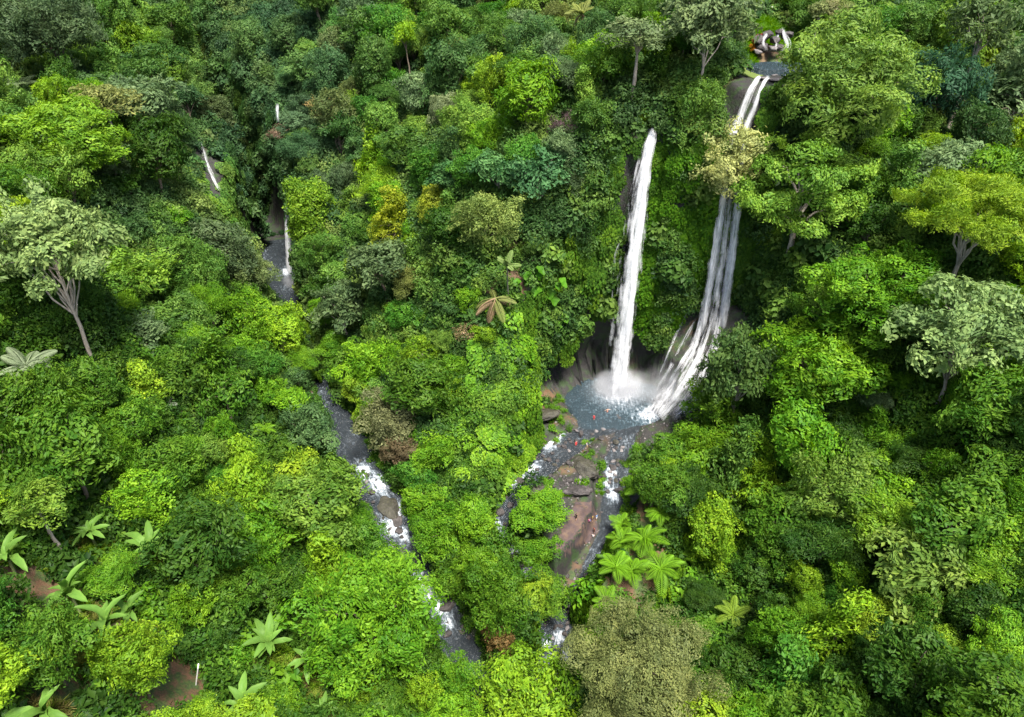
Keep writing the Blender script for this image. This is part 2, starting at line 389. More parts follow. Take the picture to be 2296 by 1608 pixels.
def fall_mat(name, dens, streak=10.0):
    """falling water: white threads with gaps between them"""
    m, nt, out = newmat(name); L = nt.links.new
    uv = N(nt, 'ShaderNodeAttribute', attribute_name='flow').outputs['Vector']
    sp = N(nt, 'ShaderNodeSeparateXYZ'); L(uv, sp.inputs[0])
    mp = N(nt, 'ShaderNodeMapping', ins={'Scale': (streak, 0.16, 7.3)}); L(uv, mp.inputs[0])
    n1 = noise(nt, mp.outputs[0], 1.0, 6, 0.6)
    mp2 = N(nt, 'ShaderNodeMapping', ins={'Scale': (streak * 0.35, 0.35, 3.1)}); L(uv, mp2.inputs[0])
    n2 = noise(nt, mp2.outputs[0], 1.0, 5, 0.6)
    # edge: 0 at the sides, 0.5 in the middle
    e = N(nt, 'ShaderNodeMath', operation='PINGPONG', ins={1: 0.5}); L(sp.outputs[0], e.inputs[0])
    em = N(nt, 'ShaderNodeMapRange', ins={1: 0.0, 2: 0.5, 3: -0.6, 4: 0.34 + dens}); L(e.outputs[0], em.inputs[0])
    c1 = N(nt, 'ShaderNodeMapRange', ins={1: 0.3, 2: 0.7, 3: 0.0, 4: 0.6}); L(n1, c1.inputs[0]); c2 = N(nt, 'ShaderNodeMapRange', ins={1: 0.3, 2: 0.7, 3: 0.0, 4: 0.4}); L(n2, c2.inputs[0])
    s = N(nt, 'ShaderNodeMath', operation='ADD'); L(c1.outputs[0], s.inputs[0]); L(c2.outputs[0], s.inputs[1])
    a = N(nt, 'ShaderNodeMath', operation='ADD'); L(s.outputs[0], a.inputs[0]); L(em.outputs[0], a.inputs[1])
    a2 = N(nt, 'ShaderNodeMapRange', ins={1: 0.45, 2: 1.2}); L(a.outputs[0], a2.inputs[0])
    al = N(nt, 'ShaderNodeMath', operation='MULTIPLY'); L(a2.outputs[0], al.inputs[0]); L(N(nt, 'ShaderNodeAttribute', attribute_name='fade').outputs['Fac'], al.inputs[1])
    d = N(nt, 'ShaderNodeBsdfDiffuse', ins={0: (0.88, 0.89, 0.92, 1)}); t = N(nt, 'ShaderNodeBsdfTranslucent', ins={0: (0.88, 0.89, 0.92, 1)})
    dm = N(nt, 'ShaderNodeMixShader', ins={0: 0.35}); L(d.outputs[0], dm.inputs[1]); L(t.outputs[0], dm.inputs[2])
    bp = N(nt, 'ShaderNodeBump', ins={'Strength': 0.8, 'Distance': 0.4}); L(n1, bp.inputs['Height']); L(bp.outputs[0], d.inputs['Normal'])
    tr = N(nt, 'ShaderNodeBsdfTransparent'); mx = N(nt, 'ShaderNodeMixShader'); L(al.outputs[0], mx.inputs[0]); L(tr.outputs[0], mx.inputs[1]); L(dm.outputs[0], mx.inputs[2])
    L(mx.outputs[0], out.inputs[0]); return m
M['fall'] = fall_mat('falling_water', 0.16, 8.0); M['fall_thin'] = fall_mat('thin_falling_water', -0.1); M['cascade'] = fall_mat('cascade_water', -0.14, 13.0)

def plain(name, c, rough=0.7, spec=0.3):
    m, nt, out = newmat(name); b = N(nt, 'ShaderNodeBsdfPrincipled', ins={'Roughness': rough, 'Specular IOR Level': spec})
    f = noise(nt, N(nt, 'ShaderNodeTexCoord').outputs['Object'], 6.0, 3)
    nt.links.new(ramp(nt, f, [(0.3, tuple(0.82 * k for k in c)), (0.7, tuple(min(1, 1.12 * k) for k in c))]), b.inputs['Base Color'])
    nt.links.new(b.outputs[0], out.inputs[0]); return m

# ------------------------------------------------------------------ terrain mesh
def river_d(x, y):
    m = np.full(np.shape(x), 1e9)
    for r in (LRIV[4:], WRIV, ERIV):
        d, v = seg_dist(np.asarray(x, float), np.asarray(y, float), r); m = np.minimum(m, d - v[..., 1])
    return m
def pool_d(x, y): return np.hypot((np.asarray(x) - 23) / 1.25, np.asarray(y) - 126.5) - 9.0
RD = np.minimum(river_d(GXX, GYY), pool_d(GXX, GYY))
bed = 1 - sstep(0.3, 2.2, np.minimum(RD, np.where(in_poly(GXX, GYY, BASIN), 0.6 + 1.2 * vnoise(np.stack([GXX, GYY, 0 * GXX], -1) / 3, 9), 9)) + 0.8 * fbm(np.stack([GXX, GYY, 0 * GXX], -1) / 2, 3, 77))
for cx_, cy_, cr_ in [(-75, 175, 6), (-78, 181, 6), (-73, 169, 5), (-66, 186, 9), (-72, 203, 9), (-80, 214, 9), (47, 144, 7), (50, 150, 6)]:     # bare wet rock
    bed = np.maximum(bed, 1 - sstep(cr_ - 2, cr_ + 1, np.hypot(GXX - cx_, GYY - cy_)))
V = np.stack([GXX, GYY, HZ], -1)
# the rock is undercut at the foot of the amphitheatre wall
und = sstep(16, 3, HZ) * sstep(119, 125, GYY) * sstep(142, 136, GYY) * sstep(0, 5, GXX) * sstep(34, 28, GXX) * sstep(0.8, 2.5, HZ)
V[..., 0] -= 3.5 * und * sstep(22, 12, GXX); V[..., 1] += 4.5 * und
terrain = link('terrain', mesh_np('terrain', V.reshape(-1, 3), grid_faces(*HZ.shape), M['ground'], True, vattr={'bed': bed.ravel()}))
tag(terrain, kind='structure')

# ------------------------------------------------------------------ rivers and pools
HOT = [(815, 1060, 2.0), (850, 1090, 2.2), (900, 1150, 1.7), (875, 1185, 2.2), (905, 1205, 1.6), (940, 1310, 2.0), (965, 1332, 2.0), (985, 1362, 1.8), (1005, 1400, 1.2),
       (1250, 975, 1.5), (1237, 1000, 1.7), (1192, 1052, 1.6), (1160, 1082, 1.6), (1110, 1186, 1.6), (1128, 1212, 1.5), (1155, 1240, 1.4), (1180, 1272, 1.6),
       (1332, 992, 1.2), (1352, 988, 1.2), (1368, 1065, 1.5), (1374, 1112, 1.5), (1360, 1088, 1.0), (1228, 1508, 2.1), (1245, 1520, 1.4), (1255, 1430, 1.2), (1225, 1450, 1.0), (1270, 1470, 1.0), (645, 612, 2.2)]
HOT_W = [(hit(u, v, 0.3), r) for u, v, r in HOT]
def river_mesh(name, line, wext, mat):
    L = np.asarray(line, float)
    s = np.concatenate([[0], np.cumsum(np.hypot(*np.diff(L[:, :2], axis=0).T))]); q = np.arange(0, s[-1], 0.4)
    C = np.stack([np.interp(q, s, L[:, k]) for k in range(4)], -1)
    for k in range(3):                                   # soften the corners
        C[1:-1] = 0.25 * C[:-2] + 0.5 * C[1:-1] + 0.25 * C[2:]
    T = np.gradient(C[:, :2], axis=0); T /= np.linalg.norm(T, axis=1)[:, None]; Nn = np.stack([T[:, 1], -T[:, 0]], -1)
    na = 25; a = np.linspace(-1, 1, na)
    W = C[:, 3] + wext
    X = C[:, None, :2] + Nn[:, None] * (a[None, :, None] * W[:, None, None])
    p = np.stack([X[..., 0], X[..., 1], 0 * X[..., 0]], -1)
    foam = 0.06 + 0.26 * fbm(p / 3.0, 3, 41)
    for c, r in HOT_W:
        dxy = X - c[:2]; al_ = dxy[..., 0] * T[:, None, 0] + dxy[..., 1] * T[:, None, 1]; ac_ = dxy[..., 0] * Nn[:, None, 0] + dxy[..., 1] * Nn[:, None, 1]
        foam = np.maximum(foam, 0.56 * np.exp(-(al_ / (1.5 * r)) ** 2 - (ac_ / (1.0 * r)) ** 2))
    z = C[:, None, 2] + 0.14 * fbm(p / 1.1, 3, 43) + 0.6 * np.clip(foam, 0, 1) * (0.4 + fbm(p / 0.9, 3, 47))
    flow = np.stack([a[None] * W[:, None], np.repeat(q[:, None], na, 1), 0 * z], -1)
    me = mesh_np(name, np.stack([X[..., 0], X[..., 1], z], -1).reshape(-1, 3), grid_faces(len(q), na), mat, True, vattr={'foam': foam.ravel(), 'flow': flow.reshape(-1, 3)})
    return tag(link(name, me), kind='structure')
river_mesh('river', LRIV[4:-1], 1.0, M['water']); river_mesh('stream', WRIV, 1.4, M['water']); river_mesh('stream', ERIV, 1.4, M['water'])
def pool_mesh(name, cx, cy, rx, ry, z, mat, spots, ang=0, base=0.0):
    nr, na = 40, 72; r = np.linspace(0.01, 1, nr); th = np.linspace(0, 2 * np.pi, na)
    rr = r[:, None] * (1 + 0.08 * np.sin(3 * th + 1) + 0.05 * np.sin(5 * th))[None]
    x = rr * np.cos(th) * rx; y = rr * np.sin(th) * ry
    X = cx + x * math.cos(ang) - y * math.sin(ang); Y = cy + x * math.sin(ang) + y * math.cos(ang)
    p = np.stack([X, Y, 0 * X], -1); foam = base + 0.1 * fbm(p / 2, 3, 51)
    for sx, sy, sr, k in spots: foam = np.maximum(foam, k * np.exp(-((X - sx) ** 2 + (Y - sy) ** 2) / (2 * sr * sr)))
    zz = z + 0.06 * fbm(p / 0.8, 3, 53) + 0.2 * np.clip(foam, 0, 1) - 1.3 * sstep(0.86, 1.0, r)[:, None]
    me = mesh_np(name, np.stack([X, Y, zz], -1).reshape(-1, 3), grid_faces(nr, na), mat, True, vattr={'foam': foam.ravel(), 'flow': p.reshape(-1, 3)})
    return tag(link(name, me), kind='structure')
F1B = np.array([23.8, 131.0, 0.0])
pool_mesh('plunge_pool', 23, 126.6, 14.0, 10.2, 0.1, M['pool'], [(23.8, 130.4, 3.4, 0.9), (24, 127.5, 5.0, 0.33), (29.5, 121.5, 3, 0.5)])
pool_mesh('gorge_pool', -60.5, 169, 6.5, 9, 3.15, M['water'], [(-57.5, 173, 1.4, 0.6), (-58.5, 172, 2.6, 0.3)], 0.25)
pool_mesh('upper_pool', 53.5, 156, 6.0, 3.4, 63.6, M['pool'], [(55, 160, 1.5, 0.3)], 0.15)

# ------------------------------------------------------------------ waterfalls
def ribbons(name, path, nl, mat, parent, seed, out=(0, -1, 0), bulge=0.35, spread=0.25, na=17, e0=1.2, e1=2.2):
    """falling water as several curved sheets, one inside the other; path rows x,y,z,width"""
    r = np.random.default_rng(seed)
    P = np.asarray(path, float); s = np.concatenate([[0], np.cumsum(np.linalg.norm(np.diff(P[:, :3], axis=0), axis=1))])
    q = np.arange(0, s[-1], 0.45); C = np.stack([np.interp(q, s, P[:, k]) for k in range(4)], -1)
    for k in range(8): C[1:-1] = 0.25 * C[:-2] + 0.5 * C[1:-1] + 0.25 * C[2:]
    out = np.asarray(out, float); out /= np.linalg.norm(out)
    T = np.gradient(C[:, :3], axis=0); T /= np.linalg.norm(T, axis=1)[:, None]
    A = np.cross(T, out); A /= np.linalg.norm(A, axis=1)[:, None]; O = np.cross(A, T); O = np.where((O @ out)[:, None] < 0, -O, O)
    Vs, Fs, Us, Es = [], [], [], []; n0 = 0
    u = np.linspace(0, 1, na)
    for k in range(nl):
        f = 0.55 + 0.5 * (k + 0.5) / nl; off = (k / max(1, nl - 1) - 0.5) * spread * 2
        lat = r.uniform(-0.12, 0.12)
        w = C[:, 3] * f
        X = C[:, None, :3] + A[:, None] * ((u[None, :, None] - 0.5 + lat) * w[:, None, None]) + O[:, None] * ((np.sin(u * np.pi)[None, :, None] * bulge + off) * C[:, 3][:, None, None])
        pn = np.stack([u[None] * 4 + 0 * q[:, None], q[:, None] * 0.3 + 0 * u[None], np.full((len(q), na), k * 5.1 + seed)], -1)
        X = X + O[:, None] * (0.25 * fbm(pn, 3, seed)[..., None]) + A[:, None] * (0.2 * fbm(pn + 9, 2, seed)[..., None])
        jag = 1.2 * fbm(np.stack([u[None] * 7 + 0 * q[:, None], 0 * u[None] + 0 * q[:, None] + k * 3.3 + seed, 0 * u[None] + 0 * q[:, None]], -1), 2, seed)
        Es.append((sstep(0, e0, q[:, None] + jag * e0 * 0.4) * sstep(0, e1, s[-1] - q[:, None] + jag * e1 * 0.5)).ravel())
        Vs.append(X.reshape(-1, 3)); Fs.append(grid_faces(len(q), na) + n0); n0 += len(q) * na
        Us.append(np.stack([np.repeat(u[None], len(q), 0), np.repeat(q[:, None], na, 1), np.full((len(q), na), k + seed * 0.37)], -1).reshape(-1, 3))
    me = mesh_np(name, np.concatenate(Vs), np.concatenate(Fs), mat, True, vattr={'flow': np.concatenate(Us), 'fade': np.concatenate(Es)})
    return link(name, me, parent)
def fall_thing(name, loc, label):
    return tag(link(name, None, None, loc), label, 'waterfall')
def rel(path, o):
    P = np.array(path, float); P[:, :3] -= np.array(o.location); return P
def arc(p0, p1, n, w0, w1, hump=0.0):
    """a parabola from the lip to the foot"""
    t = np.linspace(0, 1, n); p0 = np.array(p0, float); p1 = np.array(p1, float)
    xy = p0[:2] + (p1[:2] - p0[:2]) * (t[:, None] ** 0.55); z = p0[2] + (p1[2] - p0[2]) * t
    return np.column_stack([xy, z, w0 + (w1 - w0) * t ** 0.7])
L1 = at(1455, 312, 138.6); B1 = at(1385, 878, 131.2); B1[2] = 0.1
f1 = fall_thing('waterfall', (B1[0], B1[1], 0), 'tall single white waterfall dropping straight into the plunge pool')
pre = np.array([[L1[0] + 1.6, L1[1] + 9.0, L1[2] + 1.5, 1.6], [L1[0] + 0.8, L1[1] + 4.0, L1[2] + 0.8, 2.0], [L1[0] + 0.2, L1[1] + 1.2, L1[2] + 0.35, 2.6]])
ribbons('main_stream', rel(np.vstack([pre, arc(L1, B1, 40, 3.4, 5.6)]), f1), 6, M['fall'], f1, 1)
side = arc(L1 + [-0.8, -0.3, -4], B1 + [-1.2, 0.4, 0], 40, 5.0, 9.0)
ribbons('spray_veil', rel(side, f1), 3, M['fall_thin'], f1, 2)
t1 = np.array([at(u, v, Y) for u, v, Y in [(1388, 540, 136.4), (1378, 560, 135.9), (1374, 600, 135.6), (1372, 660, 135.2), (1370, 700, 135)]])
ribbons('side_trickle', rel(np.column_stack([t1, [1.6, 1.8, 1.0, 0.8, 0.6]]), f1), 2, M['fall_thin'], f1, 3)

S = [at(*q) for q in [(1712, 172, 147.5), (1690, 188, 145.5), (1668, 235, 142.6), (1640, 310, 139.6)]]
f2 = fall_thing('waterfall', (33, 124, 0), 'twin waterfall sliding past a cream tree and fanning over dark rock')
def drape(px, ws, h=0.35):
    out = []
    for (u, v), w_ in zip(px, ws):
        p = hit(u, v, h) if v < 400 or v > 716 else at(u, v, 133.6); out.append((p[0], p[1], p[2], w_))
    return out
ga = drape([(1702, 172), (1692, 186), (1680, 208), (1668, 235), (1652, 280), (1634, 326)], [1.2, 1.6, 2.0, 2.4, 2.8, 2.8], 0.95)
ribbons('upper_slide', rel(ga, f2), 4, M['fall'], f2, 4, (0, -1, 0.5), 0.15, 0.1)
gb = drape([(1722, 172), (1712, 186), (1702, 210), (1690, 240), (1672, 285), (1656, 328)], [1.2, 1.6, 1.8, 2.2, 2.4, 2.4], 0.95)
ribbons('upper_slide', rel(gb, f2), 4, M['fall'], f2, 5, (0, -1, 0.5), 0.15, 0.1)
fa0 = np.array(ga[-1][:3]) + [0, -0.3, 0.8]; fa1 = at(1572, 745, 133.0); fb0 = np.array(gb[-1][:3]) + [0, -0.3, 0.8]; fb1 = at(1612, 745, 133.6)
ribbons('free_fall', rel(arc(fa0, fa1, 36, 2.6, 3.4), f2), 5, M['fall'], f2, 6, e1=5.0)
ribbons('free_fall', rel(arc(fb0, fb1, 36, 2.4, 3.6), f2), 5, M['fall'], f2, 7, e1=5.0)
ribbons('spray_veil', rel(arc((fa0 + fb0) / 2 - [0, 0, 6], (fa1 + fb1) / 2, 36, 4.0, 7.0), f2), 2, M['fall_thin'], f2, 8, e0=6.0, e1=4.0)
CAS = [([(1580, 690), (1562, 770), (1530, 825), (1498, 880), (1458, 945)], [3.2, 4.2, 5.4, 6.2, 7.0]),
       ([(1582, 700), (1552, 800), (1515, 860), (1480, 915), (1450, 945)], [2.5, 4.5, 6.0, 6.5, 6.5]),
       ([(1618, 690), (1602, 780), (1575, 840), (1545, 895), (1505, 940)], [3.4, 4.2, 5.0, 5.6, 6.4]),
       ([(1600, 715), (1575, 800), (1545, 860), (1512, 912), (1480, 945)], [3.0, 6.0, 8.5, 10.0, 10.0]),
       ([(1615, 750), (1600, 820), (1578, 875), (1560, 905), (1535, 935)], [2.4, 3.4, 4.0, 4.4, 4.8]),
       ([(1548, 685), (1522, 740), (1500, 790), (1478, 845)], [1.2, 2.0, 2.2, 2.0]),
       ([(1560, 715), (1532, 765), (1505, 820), (1470, 880)], [1.4, 2.4, 3.0, 3.0])]
for k, (px, ws) in enumerate(CAS):
    ribbons('rock_cascade', rel(drape(px, ws), f2), 3, M['cascade'], f2, 10 + k, (-0.4, -0.5, 0.8), 0.1, 0.07, e0=3.0, e1=3.0)

f3 = fall_thing('waterfall', at(650, 615, 173), 'narrow shaded waterfall half hidden in the dark slot gorge')
g3 = arc(at(655, 440, 177), at(651, 612, 173.0), 30, 2.4, 4.2); ribbons('lower_drop', rel(g3, f3), 3, M['fall'], f3, 20)
g4 = arc(at(624, 232, 186), at(626, 275, 185), 12, 1.3, 1.8); ribbons('upper_drop', rel(g4, f3), 3, M['fall'], f3, 21)
f4p = [hit(u, v, 0.9) for u, v in [(448, 315), (455, 345), (468, 385), (482, 415), (497, 432)]]
f4 = fall_thing('waterfall', f4p[-1], 'thin bluish trickle sliding down the creeper-covered gorge wall')
ribbons('trickle', rel(np.column_stack([f4p, [1.2, 2.0, 2.2, 2.2, 1.6]]), f4), 3, M['cascade'], f4, 22, (0.6, -0.5, 0.5), 0.15, 0.1)
f5 = fall_thing('waterfall', at(1745, 100, 160), 'short broad cascade spilling over rocks into the upper pool')
for k, (px, ws) in enumerate([([(1752, 62), (1756, 85), (1768, 105), (1745, 118)], [1.6, 2.4, 2.6, 2.0]), ([(1748, 66), (1742, 88), (1738, 106), (1735, 118)], [1.0, 1.6, 1.8, 2.0]),
                              ([(1722, 70), (1712, 85), (1706, 100), (1722, 115)], [1.4, 2.0, 2.0, 1.4])]):
    Yk = [163.4, 162.0, 160.8, 159.6]
    P5 = [at(u, v, Y) for (u, v), Y in zip(px, Yk)]
    ribbons('cascade', rel(np.column_stack([P5, ws]), f5), 3, M['cascade'], f5, 30 + k, (0, -1, 0.4), 0.15, 0.08)

# ------------------------------------------------------------------ foliage building
def unit(v): return v / (np.linalg.norm(v, axis=-1, keepdims=True) + 1e-9)
def leaf_arrays(C, A, Nn, L, W, fold=0.15, droop=0.12):
    """folded diamond leaves -> V, tri faces"""
    A = unit(A); S = unit(np.cross(A, Nn)); Nn = np.cross(S, A)
    L = np.asarray(L)[:, None]; W = np.asarray(W)[:, None]
    V = np.stack([C, C + A * L * 0.45 - S * W * 0.5 + Nn * W * fold, C + A * L - Nn * L * droop, C + A * L * 0.45 + S * W * 0.5 + Nn * W * fold], 1)
    n = len(C); b = np.arange(n)[:, None] * 4
    F = np.concatenate([b + [0, 1, 2], b + [0, 2, 3]], 1).reshape(-1, 3)
    return V.reshape(-1, 3), F
def crown_arrays(r, lobes, dens, nleaf, L, ratio=0.5, up=0.55, low=-0.45, clump=0.3, droop=0.12, hang=0.1):
    """leafy twigs over the skins of many lobes; twigs buried inside another lobe are dropped"""
    lc = np.array([l[0] for l in lobes], float); lr = np.array([l[1] for l in lobes]); lf = np.array([l[2] for l in lobes])
    Cs, Os, Ts = [], [], []
    for k in range(len(lobes)):
        n = max(4, int(dens * 4 * np.pi * lr[k] ** 2 * 0.8))
        d = unit(r.normal(size=(n, 3))); d = d[d[:, 2] > low]
        rad = lr[k] * r.uniform(0.72, 1.1, len(d))
        P = lc[k] + d * rad[:, None] * np.array([1, 1, lf[k]])
        q = np.linalg.norm((P[:, None] - lc[None]) / np.stack([lr, lr, lr * lf], -1)[None], axis=2); q[:, k] = 9
        keep = q.min(1) > 0.72
        Cs.append(P[keep]); Os.append(d[keep]); Ts.append(np.full(keep.sum(), r.uniform(0.25, 0.75)))
    C = np.concatenate(Cs); O = np.concatenate(Os); T = np.concatenate(Ts); n = len(C)
    T = np.clip(T + r.normal(0, 0.16, n), 0, 1)
    C = np.repeat(C, nleaf, 0); O = np.repeat(O, nleaf, 0); T = np.repeat(T, nleaf)
    m = len(C)
    tan = unit(np.cross(O, r.normal(size=(m, 3))))
    A = unit(tan + O * r.uniform(-0.1, 0.7, (m, 1)) + np.array([0, 0, -1]) * r.uniform(-0.25, 0.45 + hang, (m, 1)))
    Nn = unit(O * 0.6 + np.array([0, 0, up]) + r.normal(size=(m, 3)) * 0.32)
    C = C + A * 0.06 + r.normal(size=(m, 3)) * clump * np.array([1, 1, 0.7])
    l = L * r.uniform(0.65, 1.3, m)
    V, F = leaf_arrays(C, A, Nn, l, l * ratio * r.uniform(0.8, 1.2, m), droop=droop)
    tint = np.clip(T + r.normal(0, 0.14, m), 0, 1)
    return V, F, np.repeat(tint, 2)
def merge(parts):
    Vs, Fs, Ts = [], [], []; n = 0
    for V, F, T in parts:
        Vs.append(V); Fs.append(F + n); Ts.append(T); n += len(V)
    return np.concatenate(Vs), np.concatenate(Fs), np.concatenate(Ts)
def crown_mesh(name, arrs, mat): 
    V, F, T = arrs; return mesh_np(name, V, F, mat, fattr={'tint': T})
def limb_path(a, b, r, sag=0.15, n=6):
    a = np.array(a, float); b = np.array(b, float); t = np.linspace(0, 1, n)[:, None]
    P = a + (b - a) * t; L = np.linalg.norm(b - a)
    P += np.sin(t * np.pi) * np.array([0, 0, sag * L]) + r.normal(0, 0.035 * L, (n, 3)) * np.sin(t * np.pi); return P
def trunk_mesh(name, r, hc, tops, rad, lean, mat, fork=0.55):
    mb = MB(); top = np.array([lean[0], lean[1], hc * 0.9])
    t = np.linspace(0, 1, 9); P = np.column_stack([lean[0] * t ** 1.4, lean[1] * t ** 1.4, -2.5 + (hc * 0.9 + 2.5) * t]) + np.column_stack([r.normal(0, 0.1, 9), r.normal(0, 0.1, 9), 0 * t])
    V, F = tube(P, rad * (1.25 - 0.8 * t) , 7); mb.add(V, F)
    for q in tops:
        s = r.uniform(fork, 0.95); k = s * 8; i = int(k); a = P[i] + (P[min(8, i + 1)] - P[i]) * (k - i)
        V, F = tube(limb_path(a, q, r), rad * np.linspace(0.5, 0.14, 6), 5); mb.add(V, F)
    return mb.mesh(name, mat)

def lobes_dome(r, R, Hc, n, lr, flat=0.8, zlow=-0.3):
    out = []; k = 0; g = np.pi * (3 - 5 ** 0.5)
    for i in range(n):
        z = 1 - (i + 0.5) / n * (1 - zlow); th = i * g + r.uniform(-0.3, 0.3); q = math.sqrt(max(0, 1 - z * z))
        f = r.uniform(0.42, 1.08)
        out.append((np.array([math.cos(th) * q * R * f, math.sin(th) * q * R * f, z * Hc * f]), lr * r.uniform(0.5, 1.4), flat * r.uniform(0.85, 1.15)))
    for i in range(3): out.append((r.normal(0, R * 0.2, 3), lr * 1.2, flat))
    return out
PROTO = {}                        # style -> list of (trunk mesh, crown mesh, crown-centre height, nominal radius)
def add_proto(style, hc, lobes, crown, trunk_rad, r, pale=False, limbs=8, lean=None, Rn=5.0, fork=0.55):
    V, F, T = crown; V = V + np.array([0, 0, hc])
    lean = r.uniform(-0.6, 0.6, 2) if lean is None else lean
    V[:, :2] += lean
    big = sorted(lobes, key=lambda l: -l[1])[:limbs]
    tr = trunk_mesh(style + '_trunk', r, hc, [l[0] * 0.9 + np.array([lean[0], lean[1], hc - 0.2]) for l in big], trunk_rad, lean, M['bark'], fork)
    V = V + 1.5 * np.stack([fbm(V / 3.4 + 31 * q, 2, 5 + q) for q in range(3)], -1)     # uneven outline
    pr = (tr, crown_mesh(style + '_crown', (V, F, T), M['leaf']), hc, Rn, pale)
    if Rn in (5.0, 3.6): PROTO.setdefault(style, []).append(pr)
    return pr
def make_style(style, k, R_=5.0, seed=0, hc=None):
    """one tree form with a crown R_ metres wide; leaves keep their size, bigger crowns carry more of them"""
    r = np.random.default_rng(100 + 37 * k + seed + 11 * len(style)); f = R_ / 5.0; n_ = f ** 1.3
    if style == 'dome':
        lb = lobes_dome(r, 5.2 * f, (4.2 + 0.5 * (k % 3)) * f, int((18 + 3 * (k % 5)) * n_), (1.95 - 0.12 * (k % 5)) * f ** 0.45, 0.8, -0.85)
        return add_proto(style, hc or 9.6 * f, lb, crown_arrays(r, lb, 1.5, 10, 0.52), 0.33 * f ** 0.6, r, Rn=R_)
    if style == 'dense':
        lb = lobes_dome(r, 5.1 * f, 4.6 * f, int(38 * n_), 1.4 * f ** 0.45, 0.85, -0.85)
        return add_proto(style, hc or 8.6 * f, lb, crown_arrays(r, lb, *((3.4, 12, 0.3) if seed == 1455 else (2.0, 11, 0.42)), 0.5, up=0.7), 0.3 * f ** 0.6, r, Rn=R_)
    if style == 'vine':
        lb = lobes_dome(r, 4.4, 3.4, 17, 1.5)
        for j in range(9):
            th = r.uniform(0, 2 * np.pi); q = r.uniform(2.2, 4.2); top = r.uniform(-1, 1.5); bot = r.uniform(-10.5, -4.5); x = math.cos(th) * q; y = math.sin(th) * q
            for z in np.arange(top, bot, -1.1):
                lb.append((np.array([x + r.normal(0, 0.25), y + r.normal(0, 0.25), z]), r.uniform(0.75, 1.25), 1.25))
        for z in np.arange(-1, -10, -1.6): lb.append((r.normal(0, 0.9, 3) * [1, 1, 0] + [0, 0, z], 1.9, 1.1))
        return add_proto(style, 9.8, lb[:20], crown_arrays(r, lb, 1.7, 9, 0.42, 0.62, low=-0.75, hang=0.4), 0.4, r)
    if style == 'tier':
        lb = []
        for tier, (z, q) in enumerate([(2.6, 2.4), (1.2, 4.0), (-0.6, 4.7), (-2.2, 3.8)]):
            nn = int((5 + 2 * tier) * n_)
            for j in range(nn):
                if r.random() < 0.18: continue
                th = 2 * np.pi * j / nn + r.uniform(-0.3, 0.3) + tier; g = r.uniform(0.55, 1.05)
                lb.append((np.array([math.cos(th) * q * g * f, math.sin(th) * q * g * f, z * f + r.uniform(-0.5, 0.5) * f]), r.uniform(1.0, 1.5) * f ** 0.5, 0.5))
        return add_proto(style, hc or 9.5 * f, lb, crown_arrays(r, lb, 2.0, 11, 0.42, 0.55, up=1.0), 0.34 * f ** 0.6, r, True, 14, Rn=R_)
    if style == 'cone':
        lb = []; n = int(34 * n_)
        for j in range(n):
            z = (-4.2 + 9.6 * j / (n - 1)) * f; q = 3.2 * f * (1 - j / n) ** 0.7; th = j * 2.4
            g = r.uniform(0.55, 1); lb.append((np.array([math.cos(th) * q * g, math.sin(th) * q * g, z]), r.uniform(0.85, 1.25) * (1.15 - 0.5 * j / n), 0.75))
        return add_proto(style, hc or 8.0 * f, lb, crown_arrays(r, lb, 1.9, 10, 0.45, 0.5), 0.24 * f, r, Rn=3.6 * f)
    if style == 'feather':
        lb = lobes_dome(r, 5 * f, 3.4 * f, int(26 * n_), 1.3 * f ** 0.5, 0.5, -0.2)
        return add_proto(style, hc or 9.0 * f, lb, crown_arrays(r, lb, 2.2, 14, 0.5, 0.26, up=0.8, clump=0.38), 0.28 * f ** 0.6, r, True, 12, Rn=R_)
    if style == 'bigleaf':
        lb = lobes_dome(r, 5 * f, 4.3 * f, int(26 * n_), 1.25 * f ** 0.5, 0.8, -0.4)
        return add_proto(style, hc or 9.0 * f, lb, crown_arrays(r, lb, 1.7, 8, 0.6, 0.58, up=0.5, clump=0.34), 0.24 * f ** 0.5, r, True, 18, Rn=R_)
    if style == 'tall':
        lb = lobes_dome(r, 4.4, 4.0, 20, 1.25, 0.75, -0.5)
        return add_proto(style, hc or 17.0, lb, crown_arrays(r, lb, 1.7, 9, 0.55, 0.5), 0.36, r, True, 10, fork=0.82)
    if style == 'dry':
        lb = lobes_dome(r, 5, 4.0, 26, 1.2, 0.8, -0.1)
        return add_proto(style, hc or 6.0, lb, crown_arrays(r, lb, 1.5, 7, 0.45, 0.22, up=0.3), 0.22, r, True, 26, fork=0.3)
for st_, n_v in (('dome', 5), ('dense', 4), ('vine', 4), ('tier', 2), ('cone', 3), ('feather', 3), ('bigleaf', 3), ('tall', 2), ('dry', 2)):
    for k_ in range(n_v): make_style(st_, k_)
STYLE_NAME = {'dome': 'broadleaf_tree', 'dense': 'small_leaved_tree', 'vine': 'creeper_draped_tree', 'tier': 'spreading_tree', 'cone': 'conical_tree',
              'feather': 'feathery_tree', 'bigleaf': 'large_leaved_tree', 'tall': 'tall_trunked_tree', 'dry': 'dry_tree'}
TREES = []                        # (root, crown object, style, radius, colour, crown centre)
